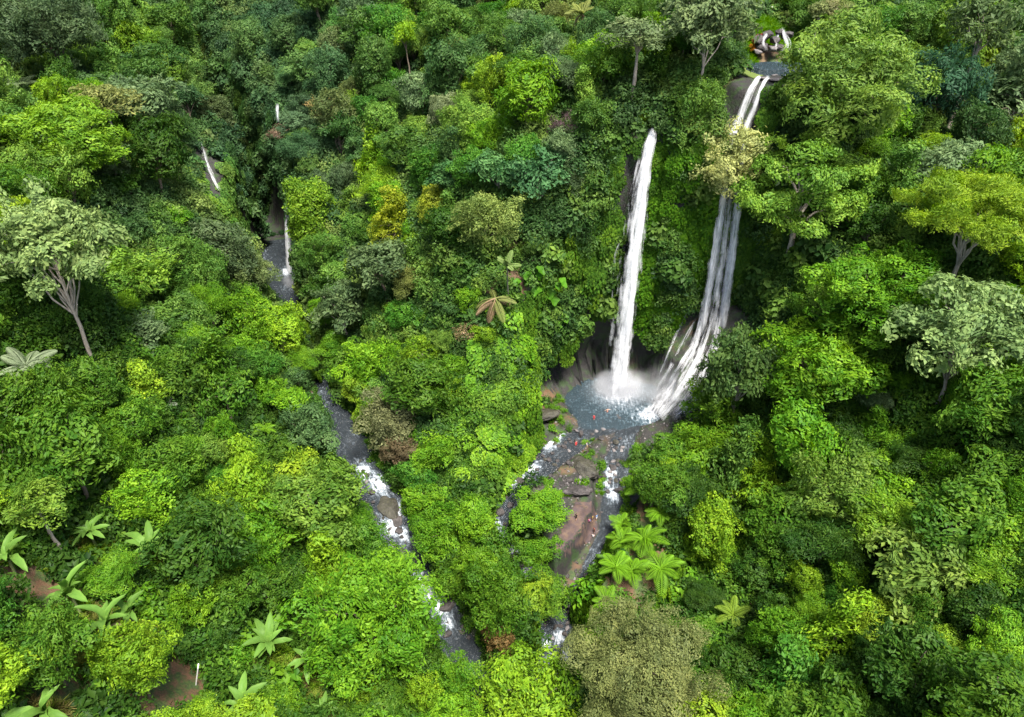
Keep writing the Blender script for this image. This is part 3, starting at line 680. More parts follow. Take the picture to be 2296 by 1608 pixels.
def put_tree(base, style, s, colr, rotz=None, var=None, zs=1.0, label=None, lean=(0, 0), cat='tree', own=None, name=None):
    v = own or PROTO[style][(var if var is not None else int(rng.integers(1000))) % len(PROTO[style])]
    base = np.array(base, float)
    root = link(name or STYLE_NAME[style], None, None, base, (lean[0], lean[1], float(rng.uniform(0, 6.28)) if rotz is None else rotz), (s * rng.uniform(0.9, 1.35), s * rng.uniform(0.9, 1.35), s * zs))
    root.empty_display_size = 0.3; root['category'] = cat
    tk = link('trunk', v[0], root); tk.color = (0.42, 0.37, 0.31, 1) if v[4] and label else (0.17, 0.135, 0.1, 1)
    c = link('crown', v[1], root); c.color = (*[float(k) for k in colr], 1)
    if label: root['label'] = label
    TREES.append(dict(root=root, style=style, r=s * v[3], col=np.array(colr, float), c=base + [0, 0, v[2] * s * zs], base=base, label=label))
    return root
def hero(u, v, rpx, style, colr, label=None, var=None, zs=1.0, hmul=1.0, dz=0.0, lean=(0, 0)):
    """a tree whose crown centre is seen at pixel u,v and whose crown is rpx wide"""
    P = hit(u, v, 7.0); rpx = rpx * 0.86
    vv = PROTO[style][(var or 0) % len(PROTO[style])]; own = None
    for it in range(3):
        dist = np.linalg.norm(P - [0, 0, CAM_Z]); s = rpx * dist / FPX / vv[3]
        hc = vv[2] * s * zs * hmul; P = hit(u, v, hc)
    if (s > 1.2 or hmul != 1) and style in ('dome', 'dense', 'tier', 'feather', 'bigleaf', 'cone'):
        own = make_style(style, (var or 0), 5.0 * s * 1.0001, int(u), hc / zs); s = 1.0
    elif style == 'tall' and hmul != 1:
        own = make_style(style, (var or 0), 5.0, int(u), 17.0 * hmul)
    return put_tree((P[0], P[1], float(gh(P[0], P[1])) + dz), style, s, colr, None, var, zs, label, lean, own=own)

# ------------------------------------------------------------------ colours of leaves (base colours)
LIME = (0.112, 0.232, 0.012); VIVID = (0.064, 0.182, 0.010); MID = (0.047, 0.128, 0.011); DEEP = (0.026, 0.078, 0.009)
COOL = (0.043, 0.105, 0.028); BLUE = (0.028, 0.076, 0.040); GREY = (0.085, 0.145, 0.058); OLIVE = (0.090, 0.118, 0.028)
YELL = (0.175, 0.235, 0.016); CREAM = (0.330, 0.330, 0.110); PALE = (0.130, 0.215, 0.070); EMER = (0.040, 0.140, 0.014)
FRESH = (0.080, 0.202, 0.010)
DRYC = (0.300, 0.230, 0.110); PINK = (0.200, 0.140, 0.090); PURP = (0.090, 0.055, 0.060); BROWN = (0.120, 0.090, 0.035)

# ------------------------------------------------------------------ trees one can name
HEROES = [
 (1812, 400, 122, 'tier', (0.10, 0.215, 0.025), 'wide yellow-green spreading tree on pale crooked limbs, growing beside the twin waterfall', 0, 1.15),
 (1885, 205, 118, 'dome', (0.10, 0.19, 0.03), 'huge fresh green domed tree standing over the upper pool', 1, 1.1),
 (1610, 385, 66, 'dense', (0.25, 0.29, 0.10), 'cream-blossomed tree in front of the twin waterfall', 0, 1.3),
 (1455, 1500, 150, 'dense', (0.115, 0.145, 0.045), 'big olive-brown domed tree at the bottom edge, beside the lower stream', 1, 0.9),
 (868, 940, 62, 'dense', (0.12, 0.14, 0.06), 'olive-grey rounded tree leaning over the river bend', 2, 1.1),
 (905, 1015, 42, 'dense', (0.11, 0.09, 0.045), 'small brownish tree under the olive-grey tree at the river bend', 3, 1.0),
 (884, 482, 52, 'cone', YELL, 'golden yellow pointed tree on the spur between gorge and falls', 0, 1.0),
 (966, 462, 38, 'dome', (0.18, 0.24, 0.02), 'yellow-tipped tree just beside the golden pointed tree', 2, 1.0),
 (846, 415, 48, 'feather', LIME, 'lime green feathery tree above the golden pointed tree', 0, 1.1),
 (920, 437, 20, 'dense', (0.07, 0.10, 0.06), 'little grey-green round tree behind the golden pointed tree', 0, 1.0),
 (1000, 250, 42, 'dense', (0.17, 0.22, 0.10), 'pale grey-green domed tree high on the forested wall', 1, 1.1),
 (108, 560, 112, 'bigleaf', (0.14, 0.22, 0.07), 'tall pale large-leaved tree with open limbs and a pale trunk', 0, 1.2, 1.35),
 (298, 622, 66, 'dome', (0.085, 0.19, 0.02), 'round tree with a yellowish top below the tall pale tree', 3, 1.0),
 (232, 225, 62, 'tall', (0.14, 0.17, 0.05), 'tree with pinkish young leaves on a tall bare pale trunk', 0, 0.8),
 (320, 240, 62, 'bigleaf', GREY, 'grey-green large-leaved tree beside the gorge wall', 1, 1.1),
 (2190, 490, 135, 'feather', (0.13, 0.235, 0.015), 'broad feathery tree with a golden top on the slope', 1, 0.95),
 (2170, 745, 105, 'bigleaf', (0.13, 0.215, 0.07), 'pale large-leaved tree with bare forked limbs showing', 2, 1.1, 1.2),
 (1668, 830, 92, 'bigleaf', (0.050, 0.105, 0.025), 'dark glossy tree standing beside the foot of the cascade', 0, 1.4),
 (1985, 655, 125, 'dome', VIVID, 'very wide fresh green tree below the spreading tree', 4, 0.8),
 (1850, 815, 100, 'dome', FRESH, 'bright green tree on the slope behind the dark glossy tree', 0, 1.1),
 (2112, 195, 55, 'dense', BLUE, 'dark blue-green tree with a dark leaning trunk', 0, 1.5),
 (2200, 60, 70, 'tall', (0.07, 0.12, 0.04), 'grey-green tree on a long pale trunk near the top corner', 1, 1.0),
 (1838, 25, 30, 'tall', (0.13, 0.17, 0.06), 'slim pale-trunked tree, first of three behind the upper pool', 0, 1.0),
 (1862, 30, 30, 'tall', (0.16, 0.17, 0.07), 'slim pale-trunked tree, second of three behind the upper pool', 1, 1.0),
 (1888, 22, 32, 'tall', (0.13, 0.18, 0.05), 'slim pale-trunked tree, third of three behind the upper pool', 0, 1.0),
 (838, 1385, 120, 'dense', (0.068, 0.19, 0.010), 'big vivid green tree with a dark shaded hollow beneath its crown', 2, 1.15),
 (292, 1475, 76, 'dense', (0.11, 0.225, 0.012), 'round bush-like tree with a lime yellow top near bare soil', 3, 1.15),
 (95, 1450, 72, 'dense', MID, 'mid green rounded tree beside the lime-topped one', 0, 1.15),
 (432, 1235, 80, 'dome', DEEP, 'dark green domed tree above the banana clumps', 1, 1.2),
 (566, 1225, 60, 'dome', VIVID, 'upright bright green tree beside the dark domed tree', 2, 1.3),
 (700, 1130, 92, 'dome', (0.08, 0.17, 0.02), 'wide green tree hanging over the river rapids', 3, 0.95),
 (300, 942, 56, 'dome', (0.055, 0.15, 0.012), 'dark-sided round tree in the middle of the slope', 0, 1.1),
 (82, 1130, 66, 'tall', (0.09, 0.18, 0.02), 'leafy tree on a pale leaning trunk among the bananas', 1, 0.75),
 (1196, 1560, 88, 'dense', LIME, 'lime green tree at the bottom edge between the two streams', 1, 1.0),
 (108, 60, 72, 'dome', (0.05, 0.09, 0.035), 'dark grey-green tree on a pink-brown trunk in the top corner', 1, 1.1),
 (1428, 85, 66, 'tall', (0.10, 0.15, 0.06), 'grey-green tree on a straight pale trunk above the tall waterfall', 1, 0.7),
 (1590, 55, 85, 'bigleaf', (0.09, 0.14, 0.055), 'large grey-green tree beside the upper cascade', 1, 1.1),
 (1050, 742, 36, 'dry', DRYC, 'dry straw-coloured tree at the edge of the dark cave', 0, 1.0),
 (645, 300, 34, 'dry', PINK, 'pinkish bare-twigged tree leaning into the slot gorge', 1, 0.9),
 (735, 250, 40, 'dry', (0.30, 0.24, 0.08), 'golden dry tree beside the slot gorge', 0, 1.0),
 (1268, 285, 36, 'dry', PURP, 'purplish leafless tree on the shaded wall near the tall fall', 1, 1.0),
 (1090, 500, 62, 'dense', (0.14, 0.21, 0.05), 'pale yellow-green tree at the centre of the spur', 2, 1.1),
 (1205, 400, 72, 'bigleaf', (0.05, 0.14, 0.05), 'blue-green tree with drooping leaves near the tall waterfall', 2, 0.9),
 (1120, 385, 55, 'bigleaf', (0.055, 0.15, 0.045), 'blue-green drooping tree in the middle of the forested wall', 0, 0.9),
 (1020, 400, 46, 'bigleaf', (0.05, 0.14, 0.04), 'emerald drooping tree above the pale yellow-green one', 1, 0.9),
 (1005, 520, 56, 'dome', DEEP, 'dark green tree between the golden and the pale yellow-green trees', 4, 1.0),
 (860, 590, 68, 'dome', (0.07, 0.12, 0.045), 'grey-green tree on the spur above the gorge pool', 0, 1.2),
 (770, 690, 58, 'bigleaf', (0.07, 0.12, 0.045), 'grey-green large-leaved tree overhanging the shaded river', 1, 1.1),
 (505, 560, 62, 'dome', (0.06, 0.10, 0.04), 'dark grey-green tree crowning the gorge mouth', 2, 0.9),
 (560, 612, 40, 'dense', (0.10, 0.15, 0.05), 'pale-topped tree overhanging the gorge pool', 3, 1.3),
 (1212, 1150, 50, 'dense', (0.075, 0.20, 0.010), 'low bright green tree on the stream island', 0, 0.55),
 (1216, 1238, 36, 'dense', (0.065, 0.18, 0.010), 'round bright bush-like tree beside the sand bank', 1, 0.9),
 (1100, 1338, 70, 'dense', (0.045, 0.125, 0.008), 'dense dark green tree between the two streams', 2, 1.15),
 (1235, 1335, 46, 'dense', (0.06, 0.15, 0.010), 'rounded green tree over the lower stream', 3, 1.0),
 (1015, 1290, 46, 'dense', (0.06, 0.155, 0.010), 'green tree at the toe of the spur', 0, 1.0),
 (1120, 1420, 42, 'vine', (0.13, 0.095, 0.03), 'brown-leaved tree draped with dry creepers between the streams', 0, 1.1),
 (985, 1190, 58, 'dense', (0.065, 0.18, 0.010), 'bright green tree low on the spur beside the river', 1, 1.0),
 (985, 1010, 62, 'dense', (0.085, 0.215, 0.012), 'lime green tree on the spur behind the olive-grey tree', 2, 0.8),
 (700, 960, 52, 'dome', (0.05, 0.11, 0.035), 'dark green tree overhanging the still brown river', 3, 1.1),
 (90, 900, 62, 'vine', (0.045, 0.12, 0.010), 'dark creeper-draped column of leaves at the left edge', 1, 1.25),
 (40, 900, 60, 'vine', (0.05, 0.125, 0.010), 'dark creeper-draped tree cut by the left edge', 2, 1.2),
 (140, 310, 82, 'dome', (0.10, 0.22, 0.015), 'sunny yellow-green tree above a dark hollow', 2, 0.9),
 (2205, 300, 27, 'cone', (0.10, 0.20, 0.012), 'small bright conical tree beside a bare forked tree', 0, 1.0),
 (2210, 120, 38, 'cone', (0.085, 0.16, 0.010), 'dark lime conical tree near the long pale trunk', 1, 1.0),
 (1910, 460, 40, 'cone', MID, 'conical green tree beside the stone steps', 2, 1.1),
 (1560, 240, 60, 'vine', (0.06, 0.14, 0.02), 'creeper-draped tree on the cliff edge between the two falls', 3, 1.1),
 (1745, 1160, 70, 'dome', (0.05, 0.135, 0.010), 'deep green tree above the tree ferns', 2, 1.0),
 (2060, 1290, 90, 'bigleaf', (0.10, 0.18, 0.03), 'large-leaved tree in the lower slope with pale leaf backs', 1, 0.9),
 (1980, 1170, 90, 'dense', (0.10, 0.22, 0.014), 'yellow-green cushion-shaped tree on the lower slope', 0, 0.7),
 (2250, 1290, 60, 'feather', (0.10, 0.225, 0.012), 'soft lime feathery tree at the right edge', 2, 0.9),
 (1610, 905, 60, 'dome', (0.06, 0.15, 0.010), 'green tree at the water edge by the cascade foot', 1, 1.0),
]
for h in HEROES:
    hero(h[0], h[1], h[2], h[3], h[4], h[5], h[6], h[7], h[8] if len(h) > 8 else 1.0)

# ------------------------------------------------------------------ clearings, where no tree or scrub stands
CLEAR = [(50, 1330, 60), (425, 1520, 45), (150, 1550, 40), (370, 1575, 50), (1300, 1180, 62), (1285, 1225, 55), (1330, 1140, 45), (1255, 1255, 42), (1320, 1200, 48), (1690, 150, 40), (1735, 70, 60), (1740, 135, 70), (1745, 165, 60),
         (1727, 30, 22), (110, 395, 50), (620, 1440, 0)]
CLW = [(hit(u, v), rp) for u, v, rp in CLEAR]; CLW = [(47, 144, 4.5), (50, 149, 5.5), (53, 156, 6.5), (55, 163, 5.5), (55, 170, 2.8), (-73, 169, 3.4), (-74, 172.5, 3.6), (-76, 177, 3.4), (-78.5, 182, 3.2), (-57, 174, 2.6), (-56.5, 171, 2.4)] + [(c[0], c[1], max(0.1, rp * np.linalg.norm(c - [0, 0, CAM_Z]) / FPX)) for c, rp in CLW]
def clear_d(x, y):
    m = np.full(np.shape(x), 1e9)
    for a, b, q in CLW: m = np.minimum(m, np.hypot(x - a, y - b) - q)
    return m
def visible(P, margin=0.06):
    """inside the frame (with a margin) and not behind a hill"""
    P = np.asarray(P, float); u, v = proj(P)
    ok = (u > -PW * margin) & (u < PW * (1 + margin)) & (v > -PH * margin * 2) & (v < PH * (1 + margin)) & (P[:, 1] > 20)
    C0 = np.array([0, 0, CAM_Z])
    for t in np.linspace(0.3, 0.97, 60):
        Q = C0 + (P - C0) * t; ok &= Q[:, 2] > gh(Q[:, 0], Q[:, 1]) - 0.5
    return ok
def zone_colour(x, y, z, r):
    """mixed forest: fresh greens below, haze painted into the leaves as greyer far tones and a blue gorge tint"""
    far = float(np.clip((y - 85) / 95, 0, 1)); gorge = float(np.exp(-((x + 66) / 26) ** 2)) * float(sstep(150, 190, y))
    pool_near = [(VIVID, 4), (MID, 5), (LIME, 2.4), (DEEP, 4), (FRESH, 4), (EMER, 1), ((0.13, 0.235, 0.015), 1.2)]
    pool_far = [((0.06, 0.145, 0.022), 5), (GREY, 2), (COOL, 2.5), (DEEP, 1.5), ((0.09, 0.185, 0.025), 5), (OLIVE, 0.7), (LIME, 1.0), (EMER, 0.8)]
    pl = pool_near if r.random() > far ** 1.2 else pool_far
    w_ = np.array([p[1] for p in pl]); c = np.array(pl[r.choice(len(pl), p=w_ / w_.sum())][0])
    if gorge > 0.2: c = c * (1 - 0.6 * gorge) + np.array(BLUE) * 0.6 * gorge  # blue tint stands in for the dim, hazy air of the gorge
    return c * r.uniform(0.8, 1.2)
# ------------------------------------------------------------------ the rest of the trees
fr = np.random.default_rng(21)
taken = [(t['base'][0], t['base'][1], t['r']) for t in TREES]
cand = []
for k in range(20000):
    y = 40 + 190 * fr.random() ** 0.9; x = fr.uniform(-1, 1) * (0.74 * y + 22)
    cand.append((x, y))
cand = np.array(cand); cz = gh(cand[:, 0], cand[:, 1])
sl, sgx, sgy = gslope(cand[:, 0], cand[:, 1])
ok = (river_d(cand[:, 0], cand[:, 1]) > 1.4) & (pool_d(cand[:, 0], cand[:, 1]) > 3) & (sl < 2.0) & (clear_d(cand[:, 0], cand[:, 1]) > 1.5)
SPUR = [(-17, 93), (-4, 90), (-3, 97), (1, 105), (4, 116), (0, 123), (-7, 118), (-12, 108)]
ok &= ~in_poly(cand[:, 0], cand[:, 1], SPUR)
ok &= ~in_poly(cand[:, 0], cand[:, 1], [(0, 97), (3, 112), (8, 126), (13, 132), (50, 138), (55, 130), (46, 121), (38, 115), (28, 106), (22, 95), (16, 84), (11, 78), (9, 68), (5, 68), (6, 78)])
# keep the views of water open
ok &= ~((cand[:, 0] > 40) & (cand[:, 0] < 60) & (cand[:, 1] > 141) & (cand[:, 1] < 168))
ok &= ~((np.abs(cand[:, 0] - 26.3) < 3.2) & (cand[:, 1] > 132) & (cand[:, 1] < 148))
cand, cz, sl = cand[ok], cz[ok], sl[ok]
vis = visible(np.column_stack([cand, cz + 7])); cand, cz, sl = cand[vis], cz[vis], sl[vis]
SPECIAL = [(325, 1235), (165, 1345), (240, 1420), (595, 1445), (682, 1482), (535, 1585), (108, 1585), (205, 1200), (18, 1260), (720, 1595), (290, 1385), (380, 905), (1112, 672), (1140, 590), (50, 190), (40, 820), (588, 965), (470, 520), (1640, 1375), (1312, 25)]
WATCH = [(u, v, 34) for u, v in SPECIAL] + [(292, 1475, 60), (443, 1510, 40), (95, 1450, 55), (50, 1330, 45), (420, 1520, 45), (150, 1550, 35), (440, 370, 45), (1385, 870, 60), (1430, 450, 40), (1600, 700, 55), (1500, 880, 70), (632, 640, 58), (640, 560, 45), (1235, 1480, 70), (870, 1150, 40), (950, 1310, 45), (780, 990, 45), (1010, 1400, 40), (1150, 1220, 40), (1180, 1060, 50),
         (1300, 1000, 70), (1370, 1080, 45), (1300, 1160, 60), (1740, 120, 75), (1740, 180, 65), (1690, 230, 45), (592, 480, 58), (470, 390, 75), (460, 330, 50), (520, 490, 45), (1305, 1330, 35), (600, 350, 45), (600, 270, 30), (730, 900, 40), (1727, 25, 25), (1440, 640, 60), (830, 1060, 40), (1380, 940, 60), (1455, 1250, 110), (1210, 660, 50)]
nfill = 0
for (x, y), z, s_ in zip(cand, cz, sl):
    far = np.clip((y - 60) / 120, 0, 1)
    rr = fr.uniform(2.6, 5.8) * (0.92 + 0.1 * far)
    if s_ > 1.2: rr *= 0.75
    nr = river_d(np.array([x]), np.array([y]))[0]
    if nr < 5: rr = min(rr, 3.0)
    if any((x - a) ** 2 + (y - b) ** 2 < (0.66 * (rr + q)) ** 2 for a, b, q in taken): continue
    
    st = fr.choice(['dome', 'dense', 'vine', 'tier', 'cone', 'feather', 'bigleaf', 'tall'], p=[0.33, 0.18, 0.21, 0.03, 0.05, 0.09, 0.1, 0.01] if s_ < 0.85 else [0.24, 0.12, 0.44, 0.02, 0.03, 0.06, 0.09, 0.0])
    if st == 'tall' : rr = min(rr, 3.2)
    if st == 'bigleaf' and (y < 80 or rr > 4.4): st = 'dome'
    v_ = PROTO[st][0]; hgt = v_[2] * rr / v_[3]
    bad = False
    for zz in (hgt, hgt - 0.7 * rr, hgt + 0.6 * rr):
        u, v = proj(np.array([x, y, z + zz])); dist = math.sqrt(x * x + y * y + (z + zz - CAM_Z) ** 2); rp = rr * FPX / dist
        for wu, wv, wr in WATCH:
            if math.hypot(u - wu, v - wv) < wr * 0.9 + rp * 0.85: bad = True
    if bad: continue
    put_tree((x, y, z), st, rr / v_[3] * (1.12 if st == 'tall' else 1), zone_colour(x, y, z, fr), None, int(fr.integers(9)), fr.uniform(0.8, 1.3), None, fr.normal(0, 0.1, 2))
    taken.append((x, y, rr)); nfill += 1
print('TREES', len(TREES), {k: sum(t['style'] == k for t in TREES) for k in PROTO})

# ------------------------------------------------------------------ undergrowth, scrub and creepers (uncountable)
def small_proto(name, arrs):
    V, F, T = arrs; return bpy.data.objects.new(name, mesh_np(name, V, F, M['leaf_i'], fattr={'tint': T}))
def proto_shrub(k, L, ratio, nl=7, R_=1.0):
    r = np.random.default_rng(300 + k); lb = [(np.array([r.normal(0, 0.42), r.normal(0, 0.42), 0.35 + abs(r.normal(0, 0.3))]) * R_, r.uniform(0.45, 0.7) * R_, 0.85) for _ in range(nl)]
    return small_proto('shrub_clump', crown_arrays(r, lb, 5.0, 7, L, ratio, clump=0.14, low=-0.2))
def proto_patch(k, L, ratio, n=170):
    r = np.random.default_rng(330 + k); q = np.sqrt(r.random(n)) * 1.25; th = r.uniform(0, 6.283, n)
    C = np.column_stack([q * np.cos(th), q * np.sin(th), r.uniform(0.02, 0.45, n) * (1.2 - q / 1.3)])
    A = np.column_stack([r.normal(0, 0.45, n), -np.ones(n), r.uniform(-0.25, 0.35, n)])
    Nn = np.column_stack([r.normal(0, 0.3, n), r.uniform(0.1, 0.7, n), np.ones(n)])
    l = L * r.uniform(0.65, 1.3, n); V, F = leaf_arrays(C, A, unit(Nn), l, l * ratio)
    return small_proto('creeper_patch', (V, F, np.repeat(np.clip(r.normal(0.5, 0.22, n), 0, 1), 2)))
def proto_tuft(k, n=60, L=1.3):
    r = np.random.default_rng(350 + k); th = r.uniform(0, 6.283, n); C = np.column_stack([0.25 * r.normal(size=n), 0.25 * r.normal(size=n), np.zeros(n)])
    A = np.column_stack([np.cos(th) * 0.7, np.sin(th) * 0.7, r.uniform(0.4, 1.6, n)]); Nn = np.column_stack([-np.cos(th), -np.sin(th), np.ones(n)])
    l = L * r.uniform(0.6, 1.2, n); V, F = leaf_arrays(C, A, Nn, l, 0.09 + 0 * l, droop=0.25)
    return small_proto('grass_tuft', (V, F, np.repeat(np.clip(r.normal(0.5, 0.25, n), 0, 1), 2)))
SHRUBS = [proto_shrub(0, 0.34, 0.5), proto_shrub(1, 0.42, 0.55), proto_shrub(2, 0.28, 0.5, 9), proto_shrub(3, 0.6, 0.62, 6), proto_shrub(4, 0.34, 0.3, 8)]
BIGSH = []
for k_ in range(3):
    r_ = np.random.default_rng(380 + k_); lb_ = [(np.array([r_.normal(0, 1.1), r_.normal(0, 1.1), 0.9 + abs(r_.normal(0, 0.9))]), r_.uniform(0.8, 1.3), 0.85) for _ in range(11)]
    BIGSH.append(small_proto('sapling_clump', crown_arrays(r_, lb_, 2.6, 8, 0.42, 0.5, clump=0.22, low=-0.4)))
PATCHES = [proto_patch(0, 0.36, 0.75), proto_patch(1, 0.3, 0.7), proto_patch(2, 0.45, 0.7, 120)]
TUFTS = [proto_tuft(0), proto_tuft(1, 80, 1.0)]
def scatter(name, protos, P, rot, sc, pick, colr, label):
    me = bpy.data.meshes.new(name); me.vertices.add(len(P)); me.vertices.foreach_set('co', np.asarray(P, np.float32).ravel())
    for nm, typ, arr, key in (('rot', 'FLOAT_VECTOR', rot, 'vector'), ('sc', 'FLOAT', sc, 'value'), ('pick', 'INT', pick, 'value'), ('col', 'FLOAT_COLOR', np.column_stack([colr, np.ones(len(P))]), 'color')):
        a = me.attributes.new(nm, typ, 'POINT'); a.data.foreach_set(key, np.asarray(arr, np.int32 if typ == 'INT' else np.float32).ravel())
    me.update(); o = link(name, me); tag(o, label, None, None, 'stuff')
    g = bpy.data.node_groups.new(name, 'GeometryNodeTree')
    g.interface.new_socket('Geometry', in_out='INPUT', socket_type='NodeSocketGeometry'); g.interface.new_socket('Geometry', in_out='OUTPUT', socket_type='NodeSocketGeometry')
    gi = g.nodes.new('NodeGroupInput'); go = g.nodes.new('NodeGroupOutput'); jn = g.nodes.new('GeometryNodeJoinGeometry')
    for p in reversed(protos):
        oi = g.nodes.new('GeometryNodeObjectInfo'); oi.inputs['Object'].default_value = p; oi.inputs['As Instance'].default_value = True
        g.links.new(oi.outputs['Geometry'], jn.inputs[0])
    ip = g.nodes.new('GeometryNodeInstanceOnPoints'); ip.inputs['Pick Instance'].default_value = True
    def na(nm, typ):
        n = g.nodes.new('GeometryNodeInputNamedAttribute'); n.data_type = typ; n.inputs['Name'].default_value = nm; return n.outputs['Attribute']
    g.links.new(gi.outputs[0], ip.inputs['Points']); g.links.new(jn.outputs[0], ip.inputs['Instance'])
    g.links.new(na('rot', 'FLOAT_VECTOR'), ip.inputs['Rotation']); g.links.new(na('sc', 'FLOAT'), ip.inputs['Scale']); g.links.new(na('pick', 'INT'), ip.inputs['Instance Index'])
    g.links.new(ip.outputs[0], go.inputs[0])
    md = o.modifiers.new('scatter', 'NODES'); md.node_group = g
    return o
def frames(Nn, spin, upy=False):
    """euler angles that turn +z to the normals; with upy, +y points uphill"""
    z = unit(Nn); ref = np.tile([0.0, 0, 1], (len(z), 1)) if upy else np.column_stack([np.cos(spin), np.sin(spin), 0 * spin])
    y = unit(ref - z * (z * ref).sum(1, keepdims=True)); x = np.cross(y, z)
    if upy:
        c, s = np.cos(spin)[:, None], np.sin(spin)[:, None]; x, y = x * c + y * s, y * c - x * s
    M3 = np.stack([x, y, z], -1)
    by = -np.arcsin(np.clip(M3[:, 2, 0], -1, 1)); return np.column_stack([np.arctan2(M3[:, 2, 1], M3[:, 2, 2]), by, np.arctan2(M3[:, 1, 0], M3[:, 0, 0])])
ur = np.random.default_rng(55)
dxs = np.gradient(gx); dys = np.gradient(gy); area = np.sqrt(1 + SLOPE ** 2) * dxs[None] * dys[:, None]
Cx = GXX.ravel(); Cy = GYY.ravel()
infr = visible(np.column_stack([Cx, Cy, HZ.ravel() + 1.5]), 0.05)
SPW = [hit(u, v, 2.6) for u, v in SPECIAL + [(1050, 742), (1210, 640), (1222, 738), (1180, 670)] + [((750 + a * 0.5244) / 1.115, (950 + b * 0.5244) / 1.115) for a, b in [(1640, 530), (1715, 640), (1520, 690), (1640, 775), (1800, 830), (1710, 905), (1590, 925), (1490, 905), (1450, 1085), (1530, 770)]]]
spd2 = np.min([np.hypot(Cx - p[0], Cy - p[1] + 0.8) for p in SPW], 0); spd = np.min([np.hypot(Cx - p[0], Cy - p[1] + 0.8) for p in SPW[:11] + SPW[-10:]], 0)
sel = infr & (RD.ravel() > 0.9) & (clear_d(Cx, Cy) > 0.2)
steep = SLOPE.ravel() > 1.9
def pts_of(mask, dens):
    n = ur.poisson(np.where(mask, area.ravel() * dens, 0)); idx = np.repeat(np.arange(len(n)), n)
    x = Cx[idx] + ur.uniform(-0.5, 0.5, len(idx)) * dxs[idx % len(gx)]; y = Cy[idx] + ur.uniform(-0.5, 0.5, len(idx)) * dys[idx // len(gx)]
    z = gh(x, y); nn = unit(np.column_stack([-_gxz.ravel()[idx], -_gyz.ravel()[idx], np.ones(len(idx))])); return idx, np.column_stack([x, y, z]), nn
def cols(P, pal_near, pal_far, sc=5.0):
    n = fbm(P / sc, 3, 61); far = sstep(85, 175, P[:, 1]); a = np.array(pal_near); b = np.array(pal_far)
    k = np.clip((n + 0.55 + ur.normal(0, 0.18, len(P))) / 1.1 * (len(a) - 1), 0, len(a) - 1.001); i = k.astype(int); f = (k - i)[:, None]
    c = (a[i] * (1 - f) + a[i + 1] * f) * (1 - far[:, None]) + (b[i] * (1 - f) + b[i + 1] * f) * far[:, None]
    gor = (np.exp(-((P[:, 0] + 66) / 24) ** 2) * sstep(150, 185, P[:, 1]))[:, None]  # gorge haze painted into the plant colours as a blue tint
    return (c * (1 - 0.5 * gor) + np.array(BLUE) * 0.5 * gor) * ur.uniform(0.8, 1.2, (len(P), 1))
basin = in_poly(Cx, Cy, [(3, 108), (8, 126), (13, 132), (19, 135), (50, 137), (55, 130), (46, 121), (36, 113), (27, 105), (22, 95), (16, 84), (11, 78), (9, 68), (5, 68), (6, 78), (0, 97)])
slotf = (Cy > 183) & (Cy < 226) & (HZ.ravel() < 16) & (Cx < -58)
m = sel & (spd > 3.0) & ~slotf & ~steep & ~basin & ~((np.abs(Cx - 26.3) < 1.8) & (Cy > 135) & (Cy < 150)) & ~((np.abs(Cx - 44.5) < 4.2) & (Cy > 133) & (Cy < 149))
idx, P, nn = pts_of(m, 0.4)
near = [(0.018, 0.055, 0.008), (0.024, 0.07, 0.009), DEEP, MID, VIVID]; farp = [(0.03, 0.075, 0.025), (0.045, 0.10, 0.03), (0.05, 0.125, 0.024), (0.085, 0.15, 0.035), (0.11, 0.17, 0.04)]  # near greens darkened, painting shade into the gaps between crowns
tilt = unit(nn + np.array([0, 0, 1.2]))
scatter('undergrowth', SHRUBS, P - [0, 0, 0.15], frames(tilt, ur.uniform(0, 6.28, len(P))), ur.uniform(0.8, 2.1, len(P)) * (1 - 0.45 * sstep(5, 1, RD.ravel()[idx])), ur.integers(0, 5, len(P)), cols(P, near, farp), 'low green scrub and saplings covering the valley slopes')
nU = len(P)
idx, P, nn = pts_of(m & (RD.ravel() > 3.0) & (spd2 > 5.5) & (clear_d(Cx, Cy) > 3.8), 0.075)
scatter('saplings_and_climbers', BIGSH, P - [0, 0, 0.2], frames(unit(nn + [0, 0, 1.2]), ur.uniform(0, 6.28, len(P))), ur.uniform(0.8, 1.8, len(P)), ur.integers(0, 3, len(P)), cols(P, [(0.02, 0.062, 0.008), DEEP, MID, MID, VIVID], farp), 'mass of saplings and climbers filling the gaps between trees')  # sapling greens darkened too, so the gaps look shaded
bank = infr & (RD.ravel() > 0.1) & (RD.ravel() < 1.6) & (SLOPE.ravel() < 3) & ~basin & (np.abs(HZ.ravel()) < 22)
idx, P, nn = pts_of(bank, 0.7)
scatter('river_bank_scrub', SHRUBS[:3] + TUFTS, P, frames(unit(nn + [0, 0, 2]), ur.uniform(0, 6.28, len(P))), ur.uniform(0.4, 1.1, len(P)), ur.integers(0, 5, len(P)), cols(P, [DEEP, MID, VIVID, FRESH], [DEEP] * 4, 4), 'scrub overhanging the river banks')
